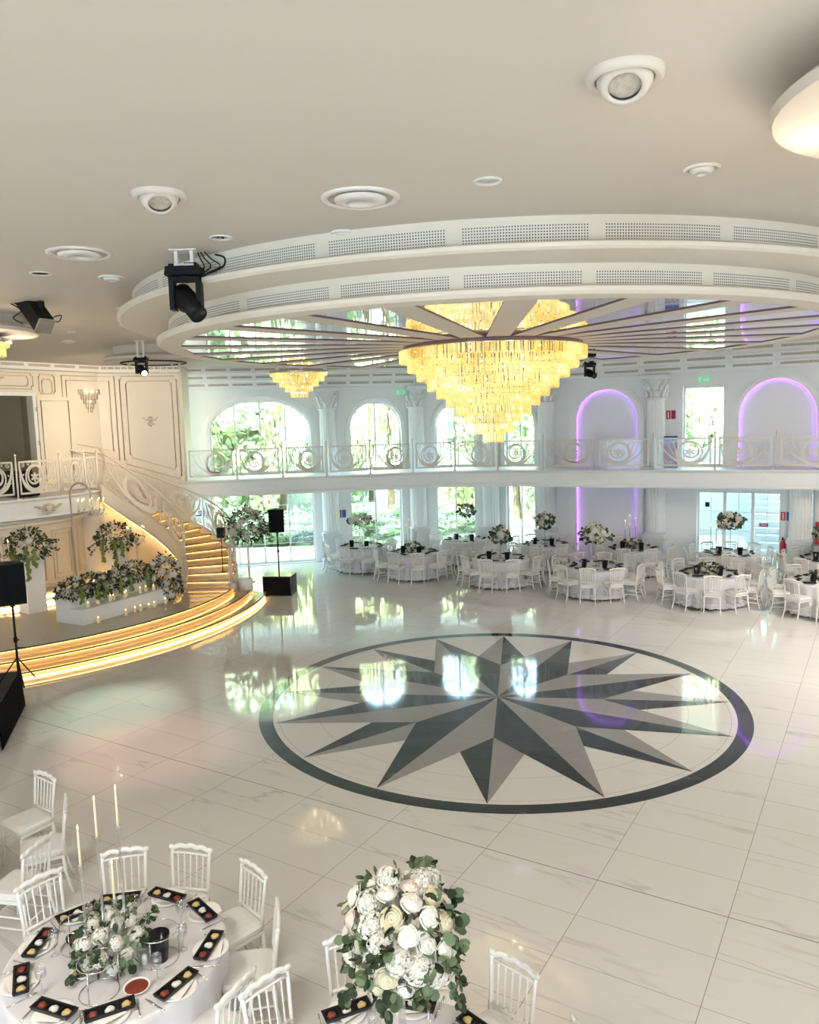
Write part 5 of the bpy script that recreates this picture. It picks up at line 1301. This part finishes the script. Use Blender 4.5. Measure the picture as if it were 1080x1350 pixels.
# ------------------------------------------------------------------ neighbouring table at the picture edge
QX, QY = -5.02, 7.12
table(QX, QY, 'at the picture edge beyond the tapers table', 'round banquet tables', 0)
for a, d in ((22, 'seat in view'), (-9, 'seen edge on'), (54, 'cut by the edge')): chair(QX, QY, a, 1.26, 'white spindle-back chair at the picture-edge table past the tapers, ' + d, 'chairs at the edge table')
# ------------------------------------------------------------------ stage decor
SZ = .45
ua = Vector((.48, .877, 0)); ub = Vector((-.877, .48, 0)); b0 = Vector((-7.21, 16.78, SZ))
m = MB(); t = thing('stepped_bench', 'white stepped bench carrying candles and a flower garland on the stage', 'bench')
m.obox(b0, ua * 2.5, ub * .88, (0, 0, .34)); m.build('lower_step', M['plaster'], t)
m = MB(); m.obox(b0 + ub * .42 + Vector((0, 0, .34)), ua * 2.5, ub * .46, (0, 0, .36)); m.build('upper_step', M['plaster'], t)
m = MB(); m.lathe([(.042, 0), (.044, .004), (.044, .11), (.036, .116), (.012, .108), (.001, .106)], 14, cap=False); CB = m.mesh('wax_body', M['wax'])
m = MB(); m.lathe([(.001, .108), (.007, .122), (.001, .15)], 6, cap=False); CF = m.mesh('flame', M['flame'])
def candle(p, s, label, grp):
    t = thing('pillar_candle', label, 'candle', p, 0, grp); inst(CB, 'wax_body', t, sc=(.95, .95, s)); inst(CF, 'flame', t, (0, 0, .108 * (s - 1)))
ORD = ['first', 'second', 'third', 'fourth', 'fifth', 'sixth', 'seventh', 'eighth', 'ninth', 'tenth']
for k, tt in enumerate((.30, .62, .92, 1.06, 1.34, 1.44, 1.80, 2.04, 2.22, 2.36)):
    candle(b0 + ua * tt + ub * (.18 + .07 * (k % 2)) + Vector((0, 0, .34)), random.uniform(.75, 1.15), 'ivory pillar candle on the bench ledge, %s from the plain end' % ORD[k], 'candles on the bench ledge')
for k, tt in enumerate((.32, 1.06, 1.36, 1.50, 1.78, 1.92, 2.30)):
    candle(b0 + ua * tt - ub * (.10 + .03 * (k % 2)), random.uniform(.75, 1.2), 'ivory pillar candle on the stage floor before the bench, %s from the plain end' % ORD[k], 'candles on the stage floor')
DK = ('leaf_dark', 'leaf_mid')
t = thing('flower_garland', 'long dark-leaved garland of white flowers along the bench top', 'garland', b0 + ua * 1.15 + ub * .5 + Vector((0, 0, .74)), math.atan2(ua.y, ua.x))
for k, (x, zz) in enumerate(((-.98, 0), (-.55, .02), (-.12, -.03), (.33, .02), (.78, .08))):
    bouquet(t, (x, .0, zz), (.34, .27, .25), 50 + k, 330, .07, 8, .06, 2, .075, mats=DK, droop=.6, round_=False, twigs=14, reach=1.35)
def moss_tail(root, x, y, z, n, rnd, st):
    m = MB()
    for j in range(n): m.box(x + rnd.uniform(-.04, .04), y + rnd.uniform(-.05, .04), z - st * j, .04, .04, .06, rnd.uniform(0, 3))
    m.build('moss_tail', M['moss'], root)
rnd = random.Random(3)
for x in (-.95, -.52, -.3, .15, .45, .95): moss_tail(t, x, -.26, .05, 26, rnd, .014)
t = thing('flower_arrangement', 'dark-leaved mound of white roses spilling off the end of the bench', 'flower arrangement', b0 + ua * 2.62 + ub * .18)
bouquet(t, (0, 0, .55), (.36, .40, .62), 61, 520, .075, 16, .085, 9, .10, mats=DK, droop=.5, round_=False, twigs=24, reach=1.25)
def pedestal(x, y, w, d, h, rz, label):
    t = thing('pedestal', label, 'pedestal', (x, y, SZ), rz, 'square white pedestals'); m = MB(); m.box(0, 0, h / 2, w, d, h); m.build('block', M['plaster'], t)
    m = MB(); m.box(0, 0, .012, w + .012, d + .012, .024); m.build('foot', M['stone'], t)
pa = math.atan2(-.22, .33)
pedestal(-8.99, 18.24, .40, .46, 1.30, pa, 'tall square white pedestal on the stage, nearer the black platform'); pedestal(-7.72, 20.28, .38, .38, 1.15, pa, 'square white pedestal under the curve of the stairs')
def pedflower(x, y, z, seed, label):
    t = thing('flower_arrangement', label, 'flower arrangement', (x, y, z)); bouquet(t, (0, 0, .30), (.46, .42, .40), seed, 420, .085, 10, .075, 3, .085, mats=DK, droop=.7, round_=False, twigs=26, reach=1.5)
    rnd = random.Random(seed)
    for x_, n in ((-.2, 34), (.12, 46), (.3, 26)): moss_tail(t, x_, -.34, .25, n, rnd, .016)
pedflower(-8.99, 18.24, SZ + 1.30, 71, 'wild dark-leaved arrangement with white flowers on the tall stage pedestal'); pedflower(-7.72, 20.28, SZ + 1.15, 72, 'dark-leaved arrangement with hanging moss on the pedestal under the stairs')
t = thing('stair_flower_stand', 'tall spreading arrangement of white flowers at the foot of the stairs', 'flower arrangement', (-4.42, 21.05, 0))
m = MB(); m.lathe([(.16, .45), (.16, .47), (.03, .50), (.025, 1.6), (.09, 1.7)], 14); m.build('stand', M['lacquer'], t)
bouquet(t, (0, 0, 2.02), (.46, .44, .52), 81, 430, .085, 14, .09, 7, .11, mats=DK, droop=.3, round_=False, twigs=30, reach=1.65)
t = thing('pole_light', 'small black stage light on a slim pole beside the stair flowers', 'stage light', (-5.12, 21.0, 0))
m = MB(); m.tube((0, 0, .78), (0, 0, 1.72), .012, n=6); m.lathe([(.07, .78), (.07, .79)], 10); m.build('pole', M['black'], t); m = MB(); m.box(0, 0, 1.85, .19, .19, .27); m.build('housing', M['black'], t)
# crystal candelabra
def candelabra(name, label, loc, z0, h, arms, rad, hang=False, s=1.0, loc_z=0):
    t = thing(name, label, 'candelabra', (loc[0], loc[1], z0)); m = MB()
    if not hang: m.lathe([(.13, 0), (.13, .02), (.03, .05), (.02, .3), (.045, .36), (.02, .42), (.018, h - .35), (.05, h - .30), (.02, h - .22)], 12)
    else: m.lathe([(.02, h - .42), (.08, h - .38), (.03, h - .32), (.05, h - .2), (.015, h - .12), (.012, h)], 12)
    m.build('stem', M['crystal'], t)
    zb = h - .30 if not hang else h - .36
    for k in range(arms):
        a = 2 * PI * k / arms; ca, sa = math.cos(a), math.sin(a); m = MB()
        m.path([(ca * rad * u, sa * rad * u, zb + dz) for u, dz in ((0, 0), (.35, -.07), (.7, -.06), (.95, .0), (1, .06))], .009, 5)
        m.lathe([(.008, .05), (.032, .07), (.034, .08), (.012, .085)], 8, (ca * rad, sa * rad, zb))
        for j in range(3): m.lathe([(.001, -.04), (.012, -.02), (.001, .0)], 5, (ca * rad * (.8 + .15 * j), sa * rad * (.8 + .15 * j), zb - .02 - .03 * (j % 2)), cap=False)
        o = m.build('arm', M['crystal'], t)
        c = MB(); c.lathe([(.010, .085), (.008, .085 + .22)], 6, (ca * rad, sa * rad, zb)); c.build('candle', M['wax'], o); c = MB(); c.lathe([(.001, .30), (.009, .32), (.001, .355)], 6, (ca * rad, sa * rad, zb), cap=False); c.build('flame', M['flame'], o)
    return t
t = thing('arched_pole', 'grey shepherd-crook pole on the stage, holding the crystal candelabra', 'stand', (-8.2, 18.9, SZ))
m = MB(); pts = [(0, 0, .02), (0, 0, 1.4), (0, 0, 2.72)] + [(.25 - .25 * math.cos(PI * i / 12), -.01 * i / 6, 2.72 + .27 * math.sin(PI * i / 12)) for i in range(1, 13)] + [(.50, -.02, 2.62)]
m.path(pts, .022, 8); m.build('pole', M['dull_steel'], t); m = MB(); m.lathe([(.2, 0), (.2, .02), (.03, .04)], 20); m.build('base', M['steel'], t)
candelabra('hanging_candelabra', 'clear crystal candelabra hanging from the arched grey pole', (-7.70, 18.88), 2.35, .72, 10, .30, True)
candelabra('standing_candelabra', 'clear crystal candelabra standing behind the garland, under the stairs', (-6.98, 19.75), SZ, 1.75, 6, .22)
candelabra('standing_candelabra', 'clear crystal candelabra standing behind the black loudspeaker at the picture edge', (-9.42, 17.75), SZ, 1.75, 6, .22)
# things seen through the landing railing
t = thing('stacked_equipment', 'black equipment case on the landing, seen through the scrollwork', 'case', (-9.95, 19.95, ZB), -.4)
m = MB(); m.box(0, 0, .30, .9, .5, .56); m.build('case', M['black'], t); m = MB(); m.box(0, 0, .62, .6, .35, .08); m.build('lid', M['gloss_black'], t); m = MB(); m.box(0, -.26, .35, .2, .02, .03); m.build('handle', M['steel'], t)
# ------------------------------------------------------------------ loudspeakers and black platform
def speaker(name, label, x, y, z, rz, w=.36, d=.36, h=.64):
    t = thing(name, label, 'loudspeaker', (x, y, z), rz, 'black loudspeakers'); m = MB()
    m.prism([(-w / 2, -d / 2), (w / 2, -d / 2), (w * .38, d / 2), (-w * .38, d / 2)], 0, h); m.build('cabinet', M['black'], t)
    m = MB(); m.box(0, -d / 2 - .006, h / 2, w * .92, .012, h * .94); m.build('front_grille', M['skirt'], t); m = MB(); m.box(0, 0, h + .006, .16, .05, .012); m.build('handle', M['gloss_black'], t)
def stand(name, label, x, y, z0, z1, tri=.38):
    t = thing(name, label, 'speaker stand', (x, y, z0), 0, 'speaker stands'); H = z1 - z0
    m = MB(); m.tube((0, 0, .1 if tri else 0), (0, 0, H), .019, n=8); m.build('pole', M['black'], t)
    m = MB(); m.lathe([(.032, H * .52), (.032, H * .58)], 10); m.lathe([(.035, H - .06), (.035, H)], 10); m.tube((0, 0, H * .55), (.07, -.02, H * .55), .009, n=5); m.build('collar', M['black'], t)
    if tri:
        for k in range(3):
            a = 1.2 + k * 2.094; m = MB(); m.tube((0, 0, H * .33), (tri * math.cos(a), tri * math.sin(a), .012), .012, n=6); m.build('leg', M['black'], t)
        m = MB(); m.tube((0, 0, H * .45), (.12, .08, H * .43), .010, n=5); m.build('brace', M['black'], t)
pd_ = Vector((.293, -.956, 0)); pn = Vector((-.956, -.293, 0)); pc = Vector((-6.76, 13.04, 0))
t = thing('black_platform', 'low platform under black pleated fabric at the picture edge before the stage', 'platform')
m = MB(); m.obox(pc + Vector((0, 0, .60)), pd_ * 2.0, pn * 2.4, (0, 0, .04)); m.build('deck', M['black'], t)
m = MB(); N = 90
def pleat(o, dr, L, nr, n): return [o + dr * (L * i / n) + nr * (.012 + .012 * math.sin(i * 1.9)) for i in range(n + 1)]
for o, dr, L, nr in ((pc, pd_, 2.0, -pn), (pc, pn, 2.4, -pd_), (pc + pd_ * 2.0, pn, 2.4, pd_)):
    a = pleat(o, dr, L, nr, N); m.strip([p + Vector((0, 0, .63)) for p in a], [p + (p - (o + dr * L / 2)) * 0 + Vector((0, 0, .02)) + nr * .03 for p in a], smooth=True)
m.build('skirt', M['skirt'], t)
stand('speaker_stand', 'black tripod speaker stand on the black platform at the picture edge', -6.42, 12.35, .64, 1.98, .32)
speaker('loudspeaker', 'black loudspeaker on a tripod at the picture edge before the stage', -6.42, 12.35, 1.98, .55, .40, .38, .66)
t = thing('subwoofer', 'black box subwoofer on the floor between stage steps and window wall', 'loudspeaker', (-3.68, 21.55, 0), -.12)
m = MB(); m.box(0, 0, .28, .80, .62, .54); m.build('cabinet', M['gloss_black'], t); m = MB(); m.box(0, -.316, .28, .74, .012, .48); m.build('front_grille', M['skirt'], t)
for x in (-.3, .3): 
    m = MB(); m.box(x, 0, .006, .06, .4, .012); m.build('foot', M['black'], t)
stand('speaker_pole', 'black pole rising from the subwoofer to a loudspeaker', -3.68, 21.5, .55, 1.76, 0)
speaker('loudspeaker', 'black loudspeaker on the pole above the subwoofer, before the wide window', -3.68, 21.5, 1.76, .12, .42, .36, .64)
# ------------------------------------------------------------------ signs, extinguishers and other wall things
def on_wall(seg, s, off, z): return wp(seg, s, off, z), math.atan2(SEG[seg][1].y, SEG[seg][1].x)
def plate(name, label, cat, seg, s, z, w, h, mt, off=.012, grp=None, th=.02):
    p, rz = on_wall(seg, s, off, z); t = thing(name, label, cat, p, rz, grp); m = MB(); m.box(0, 0, 0, w, th, h); m.build('board', M[mt], t); return t
def arrow(t, mt, w, flip_=1):
    m = MB(); y = -.0125
    for poly in ([(-.42, -.10), (.05, -.10), (.05, .10), (-.42, .10)], [(.05, -.28), (.42, 0), (.05, .28)]): m.add([(flip_ * x * w, y, z * w) for x, z in poly], [tuple(range(len(poly)))])
    m.build('arrow', M[mt], t)
for seg, s, z, lb in (('L', 8.72, 5.68, 'green exit sign with white arrow high between the two-pane and middle windows'), ('R', 6.81, 5.68, 'green exit sign with white arrow above the balcony door')):
    e = plate('exit_sign', lb, 'exit sign', seg, s, z, .32, .15, 'exit', .03, 'green exit signs', .02); arrow(e, 'sign_white', .24)
for seg, s, z, lb in (('L', 6.52, 1.62, 'small red and blue safety sign beside the first lower column'), ('R', 9.12, 1.66, 'small red and blue safety sign between glazed doors and short column'), ('R', 5.88, 4.66, 'small red safety sign beside the balcony door')):
    e = plate('safety_sign', lb, 'sign', seg, s, z, .32, .30, 'sign_white', .015, 'safety signs')
    m = MB(); m.box(-.075, -.012, 0, .13, .006, .26); m.build('red_panel', M['red'], e)
    m = MB(); m.box(.075, -.012, .0, .13, .006, .26); m.build('blue_panel', M['blue' if 'blue' in lb else 'maroon'], e)
    m = MB(); m.box(-.075, -.016, -.03, .03, .004, .13); m.sphere((-.075, -.016, .065), .022, 8, 5, sc=(1, .2, 1)); m.build('pictogram', M['sign_white'], e)
e = plate('blue_notice', 'white notice with bold blue marks, seen through the outer stair railing', 'sign', 'L', 1.78, 1.88, .46, .24, 'sign_white', .02)
m = MB()
for x, w_, z, h_ in ((-.19, .03, 0, .2), (-.10, .035, .0, .18), (0, .16, -.07, .05), (.10, .035, 0, .18), (.04, .07, .06, .05), (.19, .03, .0, .2)): m.box(x, -.012, z, w_, .006, h_)
m.build('blue_marks', M['blue'], e)
def extinguisher(seg, s, z, off, lb):
    p, rz = on_wall(seg, s, off, z); t = thing('fire_extinguisher', lb, 'fire extinguisher', p, rz, 'red fire extinguishers')
    m = MB(); m.lathe([(.075, 0), (.085, .03), (.085, .42), (.06, .50), (.025, .53)], 18); m.build('cylinder', M['red'], t)
    m = MB(); m.lathe([(.025, .53), (.03, .57)], 10); m.box(0, -.05, .60, .03, .14, .025); m.build('valve', M['black'], t)
    m = MB(); m.path([(.03, -.03, .56), (.10, -.05, .5), (.11, -.03, .3), (.10, -.02, .15)], .012, 6); m.build('hose', M['black'], t)
extinguisher('L', 6.62, .0, .25, 'red fire extinguisher beside the first lower column, behind the column table'); extinguisher('R', 9.06, .45, .14, 'red fire extinguisher hung between the glazed doors and short column')
p, rz = on_wall('R', 10.2, .10, 1.22); t = thing('hose_reel_box', 'red fire hose box on the wall past the short column', 'fire hose box', p, rz)
m = MB(); m.box(0, 0, 0, .62, .2, .62); m.build('box', M['red'], t); m = MB(); m.lathe([(.16, 0), (.16, .02), (.001, .03)], 20, (0, -.10, 0), axis=(0, -1, 0), cap=False); m.build('reel_window', M['plaster'], t)
p, rz = on_wall('R', 5.98, .52, ZB); t = thing('covered_board', 'dark red board with a blue top leaning by the balcony door, behind the railing', 'board', p, rz)
m = MB(); m.box(0, 0, .36, .40, .05, .72); m.build('red_board', M['maroon'], t); m = MB(); m.box(0, 0, .84, .40, .05, .24); m.build('blue_top', M['blue'], t); m = MB(); m.box(0, .08, .02, .36, .24, .04); m.build('foot', M['black'], t)
p, rz = on_wall('R', 6.95, -.10, 1.93); t = thing('door_reader', 'small black box fixed to the first glazed door', 'door reader', p, rz); m = MB(); m.box(0, 0, 0, .12, .06, .14); m.build('box', M['black'], t)
p, rz = on_wall('R', 8.52, -.13, 1.36); t = thing('door_notice', 'small red notice stuck on the last glazed door', 'sign', p, rz); m = MB(); m.box(0, 0, 0, .24, .012, .10); m.build('board', M['maroon'], t); m = MB(); m.box(0, -.008, 0, .16, .004, .025); m.build('line', M['sign_white'], t)
# ------------------------------------------------------------------ garden outside
MB().add([(-70, 26, -.35), (80, 12, -.35), (80, 110, -.35), (-70, 110, -.35)], [(0, 1, 2, 3)]).build('ground_lawn', M['lawn'], kind='structure')
def crown_mesh(seed, n, s, willow=False):
    rnd = random.Random(seed); m = MB()
    if willow:
        for i in range(n // 14):
            a = rnd.uniform(0, 2 * PI); r = rnd.uniform(.3, 1.0) ** .6; x, y = r * math.cos(a), r * math.sin(a); zt = 1.0 - .55 * r * r + rnd.uniform(-.1, .1); L = rnd.uniform(.6, 1.3)
            for j in range(14):
                z = zt - L * j / 14; q = Vector((x + rnd.uniform(-.03, .03), y + rnd.uniform(-.03, .03), z)); b = rnd.uniform(0, PI)
                m.quad(q, Vector((math.cos(b), math.sin(b), 0)) * s * .35, Vector((0, 0, s * .9)))
    else:
        cl = [(Vector((rnd.gauss(0, .5), rnd.gauss(0, .5), rnd.gauss(0, .5))), rnd.uniform(.25, .5)) for _ in range(22)]
        for i in range(n):
            c, r = rnd.choice(cl); v = Vector((rnd.gauss(0, 1), rnd.gauss(0, 1), rnd.gauss(0, 1))).normalized(); p = c + v * r * rnd.uniform(.8, 1)
            x = v.cross(Vector((rnd.uniform(-1, 1), rnd.uniform(-1, 1), .5))).normalized(); y = v.cross(x)
            m.quad(p, x * s, y * s * .6)
    return m.mesh('crown', M['tree_yellow' if willow else 'tree'])
CR = [crown_mesh(1, 6500, .048), crown_mesh(2, 6500, .048), crown_mesh(3, 6000, .035, True)]
tm = MB(); tm.lathe([(.22, 0), (.16, 1.5), (.10, 3.5), (.05, 5)], 8); TRK = tm.mesh('trunk', M['bark'])
def tree(x, y, h, w, kind, label):
    t = thing('garden_tree' if kind < 2 else 'willow_tree', label, 'tree', (x, y, -.35), random.uniform(0, 6), 'trees in the garden outside')
    inst(CR[kind], 'crown', t, (0, 0, h * .56), (0, 0, 0), (w, w, h * .42)); inst(TRK, 'trunk', t, (0, 0, 0), (0, 0, 0), (1, 1, h / 6))
TREES = [(-9.5, 38, 9, 3.6, 0, 'leafy garden tree behind the first pane of the wide window'), (-6.8, 42, 12, 4.4, 1, 'tall leafy tree behind the middle panes of the wide window'), (-4.0, 37, 9.5, 2.7, 2, 'pale willow behind the last pane of the wide window'),
 (-.9, 40, 10, 3.0, 2, 'pale willow filling the two-pane window'), (-2.4, 50, 12, 4, 0, 'leafy tree deep in the garden behind the two-pane window'), (2.6, 42, 9, 3.2, 1, 'leafy tree behind the middle window'), (5.4, 39, 9, 3.0, 0, 'leafy tree behind the last garden window'),
 (13.6, 40, 11, 3.6, 2, 'pale willow beyond the balcony door'), (17, 44, 10, 4, 1, 'leafy tree beyond the balcony door, behind the willow'), (-14, 46, 12, 5, 1, 'leafy tree at the stair end of the garden')]
for a in TREES: tree(*a)
def bush(x, y, w, h, label):
    t = thing('garden_bush', label, 'bush', (x, y, -.35), random.uniform(0, 6), 'bushes outside the windows'); inst(CR[random.randint(0, 1)], 'foliage', t, (0, 0, h * .4), (0, 0, 0), (w, w, h * .45))
for x, y, w, h, lb in ((-8.2, 33, 1.7, 1.8, 'round bush low behind the stair flowers'), (-5.6, 34, 1.9, 1.6, 'round bush low behind the subwoofer'), (-3.6, 33, 1.5, 1.5, 'round bush behind the last lower pane of the wide window'), (-1.6, 34, 1.6, 1.4, 'round bush behind the first pane of the two-pane window'), (.2, 35, 1.6, 1.7, 'round bush behind the second pane of the two-pane window'), (2.2, 36, 1.6, 1.2, 'round bush low behind the middle window')): bush(x, y, w, h, lb)
# white stairs and wall outside the glazed doors
t = thing('outdoor_stairs', 'broad white outdoor steps rising behind the glazed doors', 'stairs', (0, 0, 0)); A, tt, nn_, _ = SEG['R']
for k in range(9):
    m = MB(); p = A + tt * (8.2 - .1 * k) - nn_ * (2.6 + .38 * k); m.obox((p.x, p.y, -.3), tt.to_3d() * 7, -nn_.to_3d() * .42, (0, 0, .3 + .19 * (k + 1))); m.build('step', M['outside'], t)
m = MB(); p = A + tt * 4.5 - nn_ * 7.0; m.obox((p.x, p.y, -.3), tt.to_3d() * 14, -nn_.to_3d() * .3, (0, 0, 3.6)); m.build('wall_outside', M['outside'], kind='structure')
m = MB(); p = A + tt * .6 - nn_ * 3.5
m.prism([(p.x, p.y), (p.x + 2.2, p.y - .6), (p.x + 2.3, p.y - .3), (p.x + .1, p.y + .3)], -.3, 1.3); m.build('wall_terrace', M['outside'], kind='structure')
# ------------------------------------------------------------------ light
W = bpy.data.worlds.new('World'); SC.world = W; W.use_nodes = True
bg = W.node_tree.nodes['Background']; bg.inputs[0].default_value = (.52, .78, 1, 1); bg.inputs[1].default_value = 8.5
def light(kind, name, loc, e, col, **k):
    d = bpy.data.lights.new(name, kind); d.energy = e; d.color = col
    for q, v in k.items(): setattr(d, q, v)
    o = bpy.data.objects.new(name, d); COL.objects.link(o); o.location = loc; return o
def aim(o, p): o.rotation_euler = (Vector(p) - o.location).to_track_quat('-Z', 'Y').to_euler()
s = light('SUN', 'sun', (0, 0, 20), 30, (1, .95, .84), angle=.02); s.rotation_euler = (R(48), 0, R(-25))
WARM = (1, .80, .56)
for x, y, e in ((9.7, 13.0, 330), (-3.6, 2.0, 150), (3.2, -3.0, 260)):
    light('AREA', 'unseen_fill_lamp', (x, y, 6.2), e, (1, .92, .81), shape='DISK', size=1.9)  # fill lights added out of view, with no fitting of their own
for k, (px, py, pz, e) in enumerate(((-10.2, 21.6, 4.6, 260), (-8.2, 23.4, 4.4, 260), (-9.4, 19.0, 2.2, 120))):
    q = light('SPOT', 'ring_fitting_spot', (-5.75 + .5 * math.cos(2.4 + k * .5), 18.2 + .5 * math.sin(2.4 + k * .5), 6.05), e, WARM, spot_size=R(70), spot_blend=.8, shadow_soft_size=.06); aim(q, (px, py, pz))
for x, y, z in ((3.05, 4.15, 6.0), (-6.95, 12.65, 6.0)):
    for k in range(4): light('POINT', 'brim_glow_point', (x + .82 * math.cos(k * PI / 2 + .8), y + .82 * math.sin(k * PI / 2 + .8), z), 6, WARM, shadow_soft_size=.16)  # points added round each chandelier to brighten the medallion brim
g = light('SPOT', 'green_wash', (-5.3, 16.5, 5.75), 520, (.66, 1, .78), spot_size=R(24), spot_blend=.9, shadow_soft_size=.05); aim(g, (-5.15, 12.9, 0))
g = light('SPOT', 'pink_wash', (-6.4, 12.1, 5.65), 260, (1, .50, .46), spot_size=R(29), spot_blend=.9, shadow_soft_size=.05); aim(g, (-4.0, 11.2, 0))
# ------------------------------------------------------------------ camera
cam = bpy.data.cameras.new('camera'); co = bpy.data.objects.new('camera', cam); COL.objects.link(co)
pi_, ro = .1155977, -.0287798
f_ = Vector((0, math.cos(pi_), -math.sin(pi_))); u_ = Vector((0, math.sin(pi_), math.cos(pi_))); r_ = Vector((1, 0, 0))
r2 = r_ * math.cos(ro) + u_ * math.sin(ro); u2 = -r_ * math.sin(ro) + u_ * math.cos(ro)
co.matrix_world = Matrix(((r2.x, u2.x, -f_.x, 0), (r2.y, u2.y, -f_.y, 0), (r2.z, u2.z, -f_.z, 4.7), (0, 0, 0, 1)))
cam.sensor_fit = 'HORIZONTAL'; cam.sensor_width = 36; cam.lens = 36 * 1032.85 / 1080; cam.clip_start = .05; cam.clip_end = 500
SC.camera = co
vs = SC.view_settings; vs.view_transform = 'Standard'; vs.look = 'None'; vs.exposure = 0.93; vs.gamma = 1; vs.use_curve_mapping = False
cy = SC.cycles; cy.use_denoising = True; cy.max_bounces = 8; cy.diffuse_bounces = 4; cy.glossy_bounces = 4; cy.transmission_bounces = 4; cy.transparent_max_bounces = 24; cy.sample_clamp_indirect = 6; cy.caustics_reflective = False; cy.caustics_refractive = False
